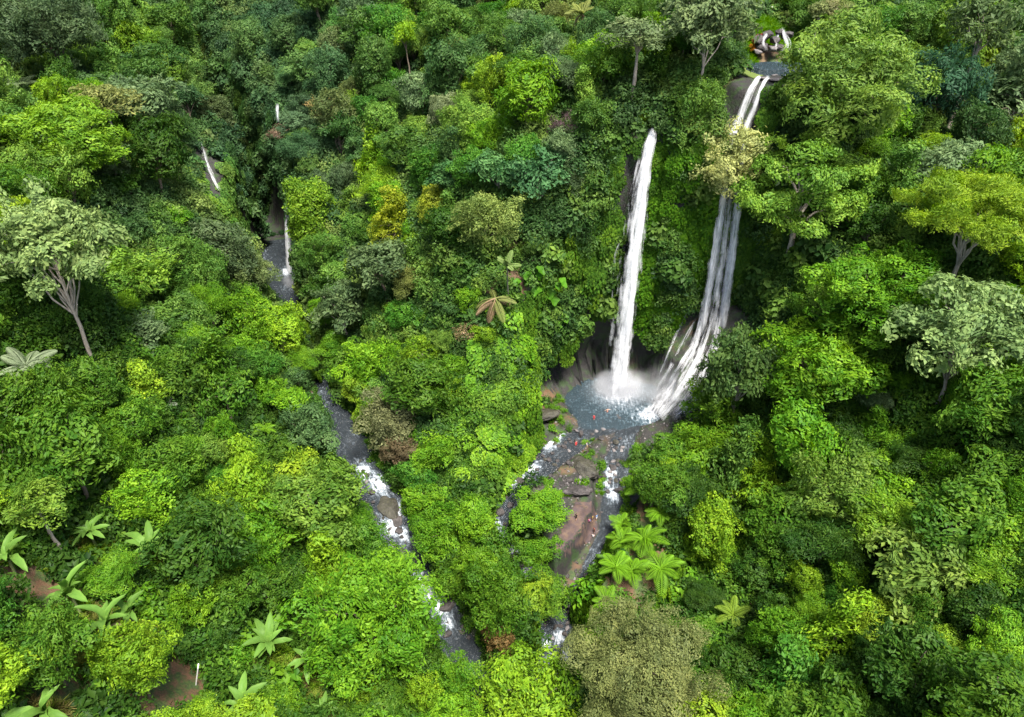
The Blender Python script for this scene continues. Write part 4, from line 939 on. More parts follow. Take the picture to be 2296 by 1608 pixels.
# creepers on the walls
zz = HZ.ravel(); x_, y_ = Cx, Cy
wob = 2.2 * fbm(np.column_stack([Cx, Cy, HZ.ravel()]) / 4.0, 3, 19)
bare = ((zz < 12 + 3 * wob) & (x_ > 1) & (x_ < 22) & (y_ > 116)) | ((zz < 12) & (x_ >= 22) & (x_ < 38) & (y_ > 118)) | ((np.abs(x_ - 24.2 + wob) < 2.6 + 0.6 * wob) & (zz < 52) & (y_ > 128) & (y_ < 141)) | ((x_ > 36) & (x_ < 50) & (zz < 20) & (y_ > 120) & (y_ < 140))
bare |= (x_ < -56) & (x_ > -74) & (y_ > 172) & (zz < 20)
gw = (x_ > -86) & (x_ < -62) & (y_ > 152) & (y_ < 186) & (SLOPE.ravel() > 0.8)
slide = (np.abs(x_ - 44.3) < 2.8) & (y_ > 133) & (y_ < 149) & (zz > 40)
m = infr & (steep | gw) & ~slide & ~(basin & (zz < 4)) & ~(slotf & (zz < 10)) & ((clear_d(Cx, Cy) > 0.4) | (zz > 8)) & (RD.ravel() > 0.4) & ~bare & (np.hypot(Cx + 75.5 + 0.4 * (Cy - 176), (Cy - 176) * 0.35) > 2.0) & (fbm(np.column_stack([Cx, Cy, HZ.ravel() * 0.5]) / 3.0, 3, 29) > -0.32)
idx, P, nn = pts_of(m, 0.95)
cre_n = [(0.03, 0.09, 0.008), (0.045, 0.125, 0.008), (0.065, 0.16, 0.008), (0.09, 0.19, 0.010)]; cre_f = [(0.03, 0.08, 0.012), (0.04, 0.11, 0.015), (0.05, 0.13, 0.015), (0.085, 0.165, 0.015)]
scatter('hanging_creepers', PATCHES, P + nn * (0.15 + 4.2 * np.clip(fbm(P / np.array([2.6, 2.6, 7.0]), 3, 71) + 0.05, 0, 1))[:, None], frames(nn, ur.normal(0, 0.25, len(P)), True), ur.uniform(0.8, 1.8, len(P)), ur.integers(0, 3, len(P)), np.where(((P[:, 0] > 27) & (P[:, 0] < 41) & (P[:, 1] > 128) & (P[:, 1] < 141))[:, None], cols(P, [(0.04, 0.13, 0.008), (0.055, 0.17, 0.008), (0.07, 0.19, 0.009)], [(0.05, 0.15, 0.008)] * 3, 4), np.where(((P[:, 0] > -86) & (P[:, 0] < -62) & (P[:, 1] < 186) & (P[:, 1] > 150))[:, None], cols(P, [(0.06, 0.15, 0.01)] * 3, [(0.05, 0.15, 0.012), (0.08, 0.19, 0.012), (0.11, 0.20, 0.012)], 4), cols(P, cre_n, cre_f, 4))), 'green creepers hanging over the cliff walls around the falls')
nC = len(P)
m = infr & (SLOPE.ravel() > 1.5) & (RD.ravel() > 0.6) & ~bare & (clear_d(Cx, Cy) > 0.8) & (fbm(np.column_stack([Cx, Cy, HZ.ravel()]) / 5.0, 3, 91) > 0.05) & ~((np.abs(x_ - 24.5) < 3.5) & (y_ > 130) & (y_ < 150)) & ~((x_ > 38) & (x_ < 50) & (y_ > 120) & (y_ < 150))
idx, P, nn = pts_of(m, 0.3)
scatter('cliff_shrubs', SHRUBS, P, frames(unit(nn + [0, 0, 0.8]), ur.uniform(0, 6.28, len(P))), ur.uniform(0.9, 2.6, len(P)), ur.integers(0, 5, len(P)), cols(P, near, farp), 'bushes clinging to the steep green walls')
# thick creeper cushions on the spur and pool edge, and tussocks between the streams
m = sel & in_poly(Cx, Cy, [(-18, 92), (-4, 90), (-3, 97), (1, 105), (4, 116), (-2, 124), (-10, 116), (-16, 106)])
idx, P, nn = pts_of(m, 2.0)
scatter('creeper_carpet', PATCHES, P + [0, 0, 0.4] + nn * (0.3 + 3.2 * np.clip(fbm(P / np.array([2.4, 2.4, 3.0]), 3, 83) + 0.1, 0, 1) + ur.uniform(0, 0.4, len(P)))[:, None], frames(unit(nn + [0.1, -0.3, 0.4]), ur.normal(0, 0.5, len(P)), True), ur.uniform(0.8, 1.7, len(P)), ur.integers(0, 3, len(P)), cols(P, [VIVID, (0.075, 0.20, 0.010), LIME, (0.10, 0.23, 0.012)], [VIVID] * 4, 6), 'bright lime creepers carpeting the spur between the streams')
m = infr & basin & (RD.ravel() > 0.5) & (clear_d(Cx, Cy) > 0.3) & (SLOPE.ravel() < 1.5) & (fbm(np.column_stack([Cx, Cy, 0 * Cx]) / 5, 3, 88) > 0.0) & ~((x_ > 26) & (y_ > 112))
idx, P, nn = pts_of(m, 0.8)
scatter('stream_bank_scrub', SHRUBS[:3] + TUFTS, P, frames(unit(nn + [0, 0, 2]), ur.uniform(0, 6.28, len(P))), ur.uniform(0.35, 0.9, len(P)), ur.integers(0, 5, len(P)), cols(P, [MID, VIVID, FRESH, LIME], [MID] * 4, 4), 'low green scrub between the stony streams')
# tall grass on the open bank
c = hit(330, 1290); m = sel & (np.hypot(Cx - c[0], Cy - c[1]) < 7)
m |= sel & (spd < 4.0) & (spd > 0.6) & (Cx < 0)
m |= infr & (np.hypot(Cx - 54, Cy - 165) < 12) & (SLOPE.ravel() < 1.2) & (np.hypot((Cx - 53.5) / 1.6, Cy - 156) > 4.5) & (Cy > 152) & (np.hypot(Cx - 55, Cy - 161.5) > 4)
c2 = hit(200, 960); m |= sel & (np.hypot(Cx - c2[0], Cy - c2[1]) < 5)
idx, P, nn = pts_of(m, 1.5)
scatter('grass', TUFTS, P, frames(unit(nn + [0, 0, 2]), ur.uniform(0, 6.28, len(P))), ur.uniform(0.6, 1.3, len(P)), ur.integers(0, 2, len(P)), cols(P, [VIVID, LIME, (0.17, 0.22, 0.04), (0.22, 0.2, 0.07)], [VIVID] * 4, 3), 'pale tall grass on the open bank above the bananas')
print('SCATTER', nU, nC)

# ------------------------------------------------------------------ tree ferns, bananas, palms, giant leaves
def frond_mesh(name, L, W, pairs, mat, arch=0.5, narrow=0.3, hang=0.0):
    """a feather leaf: a bent rib with leaflets on both sides"""
    t = np.linspace(0.12, 1, pairs); rib = lambda s: np.stack([L * (s - 0.12 * s * s), 0 * s, L * arch * (s - 1.25 * s * s)], -1)
    C = rib(t); T = unit(rib(t + 0.02) - C); w_ = W * np.sin(np.clip(0.1 + 0.9 * t, 0, 1) * np.pi) ** 0.7 + 0.05
    Vs, Fs = [], []; n0 = 0
    for sgn in (-1, 1):
        A = unit(np.column_stack([0.45 + 0 * t, sgn * np.ones_like(t), -hang + 0 * t]) + T * 0.3); Nn = np.tile([0, 0, 1.0], (pairs, 1))
        V, F = leaf_arrays(C, A, Nn, w_, np.full(pairs, L / pairs * (1 + narrow)), 0.05, 0.15); Vs.append(V); Fs.append(F + n0); n0 += len(V)
    V, F = tube(rib(np.linspace(0, 1, 7)), np.linspace(0.05, 0.015, 7), 3); F = np.array(F)
    F = np.concatenate([F[:, :3], F[:, [0, 2, 3]]]); Vs.append(V); Fs.append(F + n0)
    F = np.concatenate(Fs); return mesh_np(name, np.concatenate(Vs), F, mat, fattr={'tint': np.random.default_rng(5).uniform(0.35, 0.65, len(F))})
def blade_mesh(name, L, W, mat, arch=0.35, heart=False, seg=9):
    """a broad leaf: a grid bent along its rib and folded across, with an uneven rim"""
    t = np.linspace(0, 1, seg); prof = (np.sin(np.clip(t * 0.97 + 0.03, 0, 1) * np.pi) ** (0.45 if not heart else 0.6)) * (1 if not heart else (1.25 - 0.6 * t))
    a = np.array([-1, -0.5, 0, 0.5, 1.0]); r = np.random.default_rng(9)
    X = np.repeat((L * (t - 0.1 * t * t))[:, None], 5, 1); Yy = a[None] * (W / 2 * prof)[:, None] * (1 + 0.2 * r.normal(size=(seg, 5)))
    Z = (L * arch * (t - 1.35 * t * t))[:, None] + 0.16 * W * np.abs(a)[None] + 0.03 * W * r.normal(size=(seg, 5))
    F = grid_faces(seg, 5); return mesh_np(name, np.stack([X, Yy, Z], -1).reshape(-1, 3), F, mat, True, fattr={'tint': r.uniform(0.35, 0.65, len(F))})
FERN = frond_mesh('fern_frond', 1.0, 0.22, 15, M['leaf'], 0.55, -0.42, 0.2); PALM = frond_mesh('palm_frond', 1.0, 0.2, 26, M['leaf'], 0.4, -0.35, 0.5)
BAN = blade_mesh('banana_leaf', 1.0, 0.24, M['leaf'], 0.75, False, 11); GIANT = blade_mesh('giant_leaf', 1.0, 0.8, M['leaf'], 0.2, True)
def stem_mesh(name, h, r0, r1, lean=0.3):
    t = np.linspace(0, 1, 6); mb = MB(); V, F = tube(np.column_stack([lean * t ** 2, 0 * t, -1 + (h + 1) * t]), r0 + (r1 - r0) * t, 7); mb.add(V, F); return mb.mesh(name, M['bark'])
pr = np.random.default_rng(77)
def rosette(name, part, u, v, rpx, mesh, nleaf, stem_h, colr, label, cat, group=None, el=(0.15, 0.6), stem_r=0.12, stem_c=(0.1, 0.07, 0.05), dead=0, wide=1.0):
    """a plant whose long leaves spring from one point"""
    P = hit(u, v, stem_h); L = rpx * np.linalg.norm(P - [0, 0, CAM_Z]) / FPX; base = np.array([P[0], P[1], float(gh(P[0], P[1]))])
    root = link(name, None, None, base, (pr.normal(0, 0.12), pr.normal(0, 0.12), 0)); root.empty_display_size = 0.3; tag(root, label, cat, group); nleaf = max(6, nleaf + int(pr.integers(-2, 3)))
    st = link('trunk' if stem_h > 2.2 else 'stem', stem_mesh(name + '_stem', stem_h, stem_r * 1.3, stem_r, 0.25), root); st.color = (*stem_c, 1)
    a0 = pr.uniform(0, 6.28)
    for k in range(nleaf):
        e = pr.uniform(*el) if k % 3 else pr.uniform(el[0] + 0.2, el[1] + 0.35); l = L * pr.uniform(0.62, 1.15)
        o = link(part, mesh, root, (0.25, 0, stem_h), (pr.normal(0, 0.12), -e, a0 + k * 2.39996 + pr.normal(0, 0.15)), (l, l * wide, l))
        o.rotation_mode = 'XYZ'; c = np.array(colr) * pr.uniform(0.82, 1.18)
        if k < dead: c = np.array([0.27, 0.20, 0.11]) * pr.uniform(0.7, 1.1); o.rotation_euler[1] = pr.uniform(0.5, 1.0)
        o.color = (*c, 1)
    return root
FERNG = (0.088, 0.22, 0.010)
def c3(x, y): return ((750 + x * 0.5244) / 1.115, (950 + y * 0.5244) / 1.115)
FERNS = [(1640, 530, 46, 'topmost of the bright tree ferns, fanned beside the stony stream'), (1715, 640, 40, 'tree fern just below the topmost one'), (1520, 690, 34, 'small round tree fern nearest the sand bank'),
         (1640, 775, 56, 'large bright tree fern in the middle of the cluster'), (1800, 830, 56, 'large tree fern at the uphill end of the cluster'), (1710, 905, 60, 'largest star-shaped tree fern at the bottom of the cluster'),
         (1590, 925, 50, 'bright tree fern low in the cluster beside the star-shaped one'), (1490, 905, 46, 'yellowish tree fern at the downhill corner above the dry stones'), (1450, 1085, 44, 'drooping tree fern by itself below the cluster'),
         (1530, 770, 46, 'tree fern between the small round one and the large middle one'), (1840, 700, 44, 'dark green tree fern shaded by bushes behind the cluster'), (1770, 480, 40, 'tree fern half hidden behind the topmost one')]
for k, (x, y, rp, lab) in enumerate(FERNS):
    u, v = c3(x, y); cc = FERNG if k not in (10,) else (0.04, 0.13, 0.012)
    rosette('tree_fern', 'frond', u, v, rp, FERN, 13, 3.6, np.array(cc) * (1.15 if k == 7 else 1), lab, 'tree fern', 'tree ferns beside the sand bank', (0.0, 0.45), 0.14, wide=1.15)
extra_f = [(588, 965, 28, 'lone bright fern on the river bank slope'), (515, 1010, 0, '')]
rosette('tree_fern', 'frond', 588, 965, 30, FERN, 9, 2.4, (0.10, 0.24, 0.012), 'lone bright tree fern on the slope over the rapids', 'tree fern', None, (0.0, 0.4), wide=1.1)
rosette('tree_fern', 'frond', 470, 520, 34, FERN, 9, 2.6, (0.07, 0.13, 0.03), 'grey-green tree fern below the trickle fall', 'tree fern', None, (0.0, 0.4), wide=1.1)
rosette('tree_fern', 'frond', 1640, 1375, 40, FERN, 8, 3.0, (0.12, 0.21, 0.02), 'wispy tree fern above the olive-brown tree', 'tree fern', None, (0.0, 0.4), wide=1.0)
BANG = (0.095, 0.205, 0.035)
BANANAS = [(325, 1235, 48, 'banana plant with spread leaves and a drooping yellow one above the grass', 1), (165, 1345, 50, 'banana plant at the foot of the pale leaning trunk', 0), (240, 1420, 58, 'tall banana plant with a brown dead leaf beside the lime-topped tree', 2),
           (595, 1445, 48, 'banana plant with upright pale leaves in the middle of the scrub', 0), (682, 1482, 38, 'small banana plant below the big vivid tree', 0), (535, 1585, 52, 'grey-green banana plant cut by the bottom edge', 0),
           (108, 1585, 56, 'banana plant at the bottom corner beside bare soil', 1), (205, 1200, 38, 'banana plant among tall grass above the pale trunk', 0), (18, 1260, 46, 'dark banana plant at the left edge', 1), (720, 1595, 30, 'little banana plant at the bottom edge below the small one', 0), (290, 1385, 36, 'banana plant half hidden behind the tall one', 0)]
for u, v, rp, lab, dd in BANANAS:
    rosette('banana_plant', 'leaf', u, v, rp * 1.35, BAN, 11, 3.3, BANG, lab, 'banana plant', 'banana plants on the near slope', (0.2, 1.0), 0.17, (0.16, 0.2, 0.07), dd, 1.0)
rosette('coconut_palm', 'frond', 1312, 25, 46, PALM, 13, 8.0, (0.16, 0.20, 0.05), 'yellowish feather palm on the skyline above the forested wall', 'palm', None, (-0.1, 0.6), 0.16, (0.2, 0.14, 0.1), 2, 1.2)
rosette('sugar_palm', 'frond', 1112, 672, 58, PALM, 13, 6.5, (0.14, 0.17, 0.05), 'withered palm with drooping straw-coloured fronds beside the cave', 'palm', None, (-0.9, 0.35), 0.2, (0.09, 0.07, 0.05), 6, 0.9)
rosette('slender_palm', 'frond', 1140, 590, 42, PALM, 8, 9.0, (0.15, 0.23, 0.07), 'slender palm with a few pale green arching fronds on the spur', 'palm', None, (0.2, 0.9), 0.13, (0.2, 0.2, 0.14), 0, 1.0)
rosette('slender_palm', 'frond', 380, 905, 30, PALM, 8, 2.5, (0.15, 0.18, 0.13), 'small silvery palm in the middle of the slope', 'palm', None, (0.1, 0.6), 0.1, (0.1, 0.08, 0.06), 0, 1.3)
rosette('slender_palm', 'frond', 50, 190, 34, PALM, 8, 5.0, (0.15, 0.22, 0.10), 'small pale palm near the top corner of the slope', 'palm', None, (0.1, 0.6), 0.1, (0.1, 0.08, 0.06), 0, 1.3)
rosette('slender_palm', 'frond', 40, 820, 56, PALM, 9, 7.5, (0.16, 0.21, 0.12), 'palm with silvery fronds and a pale bent trunk at the left edge', 'palm', None, (0.0, 0.6), 0.2, (0.4, 0.37, 0.33), 0, 1.2)
def giant(u, v, n, spread, L0, label):
    """climber with dinner-table leaves hanging down the wall"""
    P = hit(u, v, 1.2); s_, a, b = gslope(P[0], P[1]); nrm = unit(np.array([[-float(a), -float(b), 1.0]]))[0]
    root = link('giant_leaf_climber', None, None, P); root.empty_display_size = 0.3; tag(root, label, 'climber', 'giant-leaved climbers on the wall near the tall fall')
    mb = MB(); V, F = tube(np.array([[0, 1.0, 2.5], [0.2, 0.8, 0.5], [-0.1, 0.9, -2], [0.1, 0.6, -4]]), [0.08] * 4, 5); mb.add(V, F); st = link('stem', mb.mesh('climber_stem', M['bark']), root); st.color = (0.08, 0.1, 0.03, 1)
    for k in range(n):
        l = L0 * pr.uniform(0.75, 1.25); x = pr.uniform(-1, 1) * spread[0]; z = pr.uniform(-1, 1) * spread[1]
        o = link('leaf', GIANT, root, (x, -0.6 - 0.25 * abs(x) * 0 + pr.uniform(-0.5, 0.5) - z * 0.25 * 0, z), (pr.normal(0, 0.35), pr.uniform(0.55, 1.15), -1.57 + pr.normal(0, 0.55)), (l, l, l))
        o.color = (*(np.array([0.045, 0.15, 0.010]) * pr.uniform(0.75, 1.35)), 1)
giant(1205, 632, 16, (4.5, 4.2), 2.2, 'climber with huge bright leaves on the wall beside the withered palm')
giant(1222, 738, 15, (4.2, 3.6), 1.9, 'lower climber with huge leaves hanging above the dark cave')
giant(1312, 628, 8, (1.6, 2.6), 1.7, 'small climber with big leaves close to the tall waterfall')

# ------------------------------------------------------------------ rocks
import bmesh
def rock_mesh(seed, sub, mat, flat=0.7, amp=0.28):
    bm = bmesh.new(); bmesh.ops.create_icosphere(bm, subdivisions=sub, radius=1.0)
    r = np.random.default_rng(seed); P = np.array([v.co[:] for v in bm.verts])
    for k in range(11):                       # split faces, as broken stone has
        n = unit(r.normal(size=(1, 3)))[0]; d = r.uniform(0.45, 0.8); q = P @ n; P -= np.maximum(0, q - d)[:, None] * n * 0.85
    P *= (1 + amp * fbm(P * 1.3 + seed, 3, seed))[:, None]; P *= [1, r.uniform(0.65, 0.95), flat]
    for v, p in zip(bm.verts, P): v.co = p
    P += unit(P) * (0.09 * fbm(P * 4.0 + seed, 3, seed + 3))[:, None]
    for v, p in zip(bm.verts, P): v.co = p
    me = bpy.data.meshes.new('boulder'); bm.to_mesh(me); bm.free(); me.materials.append(mat)
    for p in me.polygons: p.use_smooth = sub >= 3
    return me
RK = {'dark': [rock_mesh(k, 4, M['rock']) for k in range(5)], 'pale': [rock_mesh(10 + k, 3, M['rock_pale'], 0.5) for k in range(3)], 'moss': [rock_mesh(20 + k, 4, M['rock_moss'], 0.62) for k in range(3)]}
BOULD = []
def boulder(p, size, kind, label=None, zoff=0.1, sc=(1, 1, 1), rz=None):
    m = RK[kind][int(pr.integers(99)) % len(RK[kind])]
    o = link('boulder', m, None, (p[0], p[1], p[2] + zoff * size), (pr.normal(0, 0.15), pr.normal(0, 0.15), pr.uniform(0, 6.28) if rz is None else rz), (size * sc[0], size * sc[1], size * sc[2]))
    tag(o, label, 'boulder'); BOULD.append(dict(root=o, c=np.array(p, float), label=label, kind=kind, r=size)); return o
def gpt(u, v): p = hit(u, v); return np.array([p[0], p[1], float(gh(p[0], p[1]))])
for u, v, rp, kind, lab, sc in [
    (868, 1142, 34, 'moss', 'huge mossy boulder splitting the river rapids', (1.15, 0.9, 0.8)), (888, 1172, 24, 'dark', 'dark flat rock just below the huge mossy boulder', (1.0, 0.9, 0.7)),
    (1008, 1365, 24, 'dark', 'large dark boulder on the bank of the white rapids', (1, 0.9, 0.9)), (990, 1300, 22, 'dark', 'dark boulder under the trees at the river edge', (1.2, 0.8, 0.7)),
    (1020, 1335, 16, 'dark', 'rounded dark boulder between two larger ones at the rapids', (1, 1, 0.8)), (918, 1190, 14, 'dark', 'pointed grey rock tilted at the river edge', (0.6, 1.2, 0.9)),
    (1312, 1048, 34, 'moss', 'tall grey rock slab standing between the two streams', (0.75, 1.4, 0.7)), (1290, 1105, 32, 'dark', 'broad dark rock outcrop above the sand bank', (1.3, 0.9, 0.6)),
    (1262, 1470, 14, 'dark', 'brown rock standing in the lower stream', (1, 1, 0.8)), (1190, 1490, 24, 'dark', 'low purple-grey rock bar beside the lower stream', (0.7, 1.6, 0.35)),
    (1345, 1070, 14, 'dark', 'dark rock in the rapids of the eastern stream', (1, 1, 0.7)), (1105, 1190, 11, 'dark', 'dark rock splitting the white stream below the spur', (1, 1, 0.8)),
    (1205, 1100, 20, 'moss', 'mossy rock on the island beside the stream', (1.3, 0.8, 0.6)), (1160, 1075, 20, 'dark', 'dark rock bank at the stream edge', (1.5, 0.7, 0.6)), (845, 1075, 12, 'dark', 'dark rock in the upper rapids', (1.3, 0.8, 0.6)),
    (1215, 935, 30, 'moss', 'grassy mossy rock mound at the edge of the plunge pool', (1.5, 0.9, 0.55)), (1400, 955, 26, 'dark', 'dark wet rock at the foot of the cascade', (1.6, 0.8, 0.5))]:
    P = gpt(u, v); boulder(P, rp * np.linalg.norm(P - [0, 0, CAM_Z]) / FPX, kind, lab, 0.15, sc)
n_b = 0
for k in range(3000):
    which = pr.random()
    if which < 0.36:   u, v = pr.uniform(1225, 1400), pr.uniform(930, 1110)
    elif which < 0.52: u, v = pr.uniform(1270, 1340), pr.uniform(1265, 1420)
    elif which < 0.74:
        q = pr.uniform(0, 1); u, v = np.interp(q, [0, 0.4, 0.7, 1], [790, 880, 960, 1040]) + pr.normal(0, 30), np.interp(q, [0, 0.4, 0.7, 1], [1040, 1190, 1330, 1440])
    elif which < 0.88: q = pr.uniform(0, 1); u, v = np.interp(q, [0, 0.5, 1], [1210, 1110, 1180]) + pr.normal(0, 22), np.interp(q, [0, 0.5, 1], [1010, 1180, 1280])
    else: u, v = pr.uniform(1180, 1300), pr.uniform(1390, 1540)
    P = gpt(u, v)
    if river_d(P[:1], P[1:2])[0] > 3.5 and not in_poly(P[:1], P[1:2], BASIN)[0]: continue
    if clear_d(P[0], P[1]) < -2.5 or pool_d(P[0], P[1]) < 0.2 or gslope(P[0], P[1])[0] > 1.2: continue
    sz = 0.3 + 0.75 * pr.random() ** 3
    if any(np.hypot(P[0] - b['c'][0], P[1] - b['c'][1]) < 0.75 * (sz + b['r']) for b in BOULD): continue
    rd_ = river_d(P[:1], P[1:2])[0]
    if rd_ < 0.3: P[2] += 0.55; sz = max(sz, 0.5) * 1.15
    boulder(P, sz, 'dark' if pr.random() < 0.72 else ('moss' if pr.random() < 0.4 else 'pale'), None, 0.12); n_b += 1
    if n_b >= 255: break
# pale shelf and wet mound around the upper pool
SHELF = [(1715, 178, 16), (1738, 182, 20), (1762, 180, 20), (1785, 176, 16), (1750, 192, 16), (1772, 192, 16), (1730, 168, 12), (1795, 160, 14), (1780, 200, 12), (1712, 162, 9), (1800, 186, 14), (1758, 166, 12)]
for k, (u, v, rp) in enumerate(SHELF):
    P = gpt(u, v); boulder(P, rp * np.linalg.norm(P - [0, 0, CAM_Z]) / FPX, 'pale', None, 0.05, (1.2, 1.1, 0.45))
for k, (u, v, rp, kd) in enumerate([(1705, 80, 16, 'dark'), (1722, 72, 14, 'dark'), (1738, 82, 15, 'dark'), (1712, 98, 16, 'dark'), (1732, 104, 14, 'pale'), (1750, 98, 12, 'dark'), (1775, 110, 14, 'dark'), (1790, 104, 10, 'pale'), (1765, 72, 13, 'dark'), (1700, 110, 10, 'pale'), (1748, 66, 12, 'dark')]):
    P = at(u, v, 161.5 + (95 - v) * 0.06); P[2] -= 0.6; boulder(P, rp * np.linalg.norm(P - [0, 0, CAM_Z]) / FPX, kd, None, 0.0, (1.1, 0.9, 1.0))
PEB = [bpy.data.objects.new('pebble', rock_mesh(40 + k, 1, M['rock_pale' if k == 0 else 'rock'])) for k in range(3)]
m = infr & (RD.ravel() > -1.2) & (RD.ravel() < 2.2) & (SLOPE.ravel() < 1.2) & (HZ.ravel() < 2) & (Cy < 128)
m |= infr & basin & (SLOPE.ravel() < 1.0) & (HZ.ravel() < 2.0) & (clear_d(Cx, Cy) > -1.5) & (pool_d(Cx, Cy) > 0)
idx, P, nn = pts_of(m, 2.6)
scatter('gravel', PEB, P, frames(unit(nn + [0, 0, 1]), ur.uniform(0, 6.28, len(P))), 0.1 + 0.34 * ur.random(len(P)) ** 2.5, ur.integers(0, 3, len(P)), np.ones((len(P), 3)) * 0.2, 'loose stones along the stream beds')

# ------------------------------------------------------------------ sand bank
SPX = [(1288, 1126), (1312, 1128), (1338, 1152), (1340, 1195), (1328, 1218), (1300, 1240), (1268, 1262), (1240, 1278), (1238, 1240), (1250, 1205), (1268, 1168)]
SW = [tuple(hit(u, v)[:2]) for u, v in SPX]
sx = np.arange(min(p[0] for p in SW) - 1, max(p[0] for p in SW) + 1, 0.25); sy = np.arange(min(p[1] for p in SW) - 1, max(p[1] for p in SW) + 1, 0.25)
SX, SY = np.meshgrid(sx, sy); jit = np.stack([SX, SY, 0 * SX], -1)
ins = in_poly(SX + 0.5 * fbm(jit / 1.5, 3, 3), SY + 0.5 * fbm(jit / 1.5, 3, 4), SW)
F = grid_faces(len(sy), len(sx)); F = F[ins.ravel()[F].all(1)]; usedv = np.unique(F); remap = np.zeros(SX.size, int); remap[usedv] = np.arange(len(usedv))
SV = np.stack([SX, SY, gh(SX, SY) + 0.1 + 0.08 * fbm(jit / 0.8, 3, 8)], -1).reshape(-1, 3)[usedv]
def sand_mat():
    m, nt, out = newmat('sand'); pos = N(nt, 'ShaderNodeNewGeometry').outputs['Position']; f = noise(nt, pos, 0.55, 6, 0.65); f2 = noise(nt, pos, 4, 5, 0.7)
    b = N(nt, 'ShaderNodeBsdfPrincipled', ins={'Roughness': 0.85}); c = ramp(nt, f, [(0.35, (0.045, 0.031, 0.034)), (0.5, (0.07, 0.043, 0.038)), (0.64, (0.11, 0.07, 0.046))])
    mm = N(nt, 'ShaderNodeMixRGB', blend_type='MULTIPLY', ins={0: 0.6}); nt.links.new(c, mm.inputs[1]); nt.links.new(ramp(nt, f2, [(0.3, (0.5, 0.5, 0.5)), (0.7, (1, 1, 1))]), mm.inputs[2])
    nt.links.new(mm.outputs[0], b.inputs['Base Color']); nt.links.new(b.outputs[0], out.inputs[0]); return m
tag(link('sand_bank', mesh_np('sand_bank', SV, remap[F], sand_mat(), True)), kind='structure')
def patch(name, px, mat, dz=0.12):
    W_ = [tuple(hit(u, v)[:2]) for u, v in px]; sx = np.arange(min(p[0] for p in W_), max(p[0] for p in W_), 0.3); sy = np.arange(min(p[1] for p in W_), max(p[1] for p in W_), 0.3)
    X, Y = np.meshgrid(sx, sy); ins = in_poly(X, Y, W_); F = grid_faces(len(sy), len(sx)); F = F[ins.ravel()[F].all(1)]; uq = np.unique(F); rm = np.zeros(X.size, int); rm[uq] = np.arange(len(uq))
    tag(link(name, mesh_np(name, np.stack([X, Y, gh(X, Y) + dz], -1).reshape(-1, 3)[uq], rm[F], mat, True)), kind='structure')
patch('grass_terrace', [(1655, 150), (1700, 140), (1720, 160), (1712, 172), (1690, 178), (1660, 168)], plain('short_grass', (0.085, 0.12, 0.025), 0.9))
patch('earth_terrace', [(1670, 132), (1715, 120), (1728, 130), (1712, 146), (1672, 146)], plain('bare_earth', (0.13, 0.09, 0.05), 0.9))

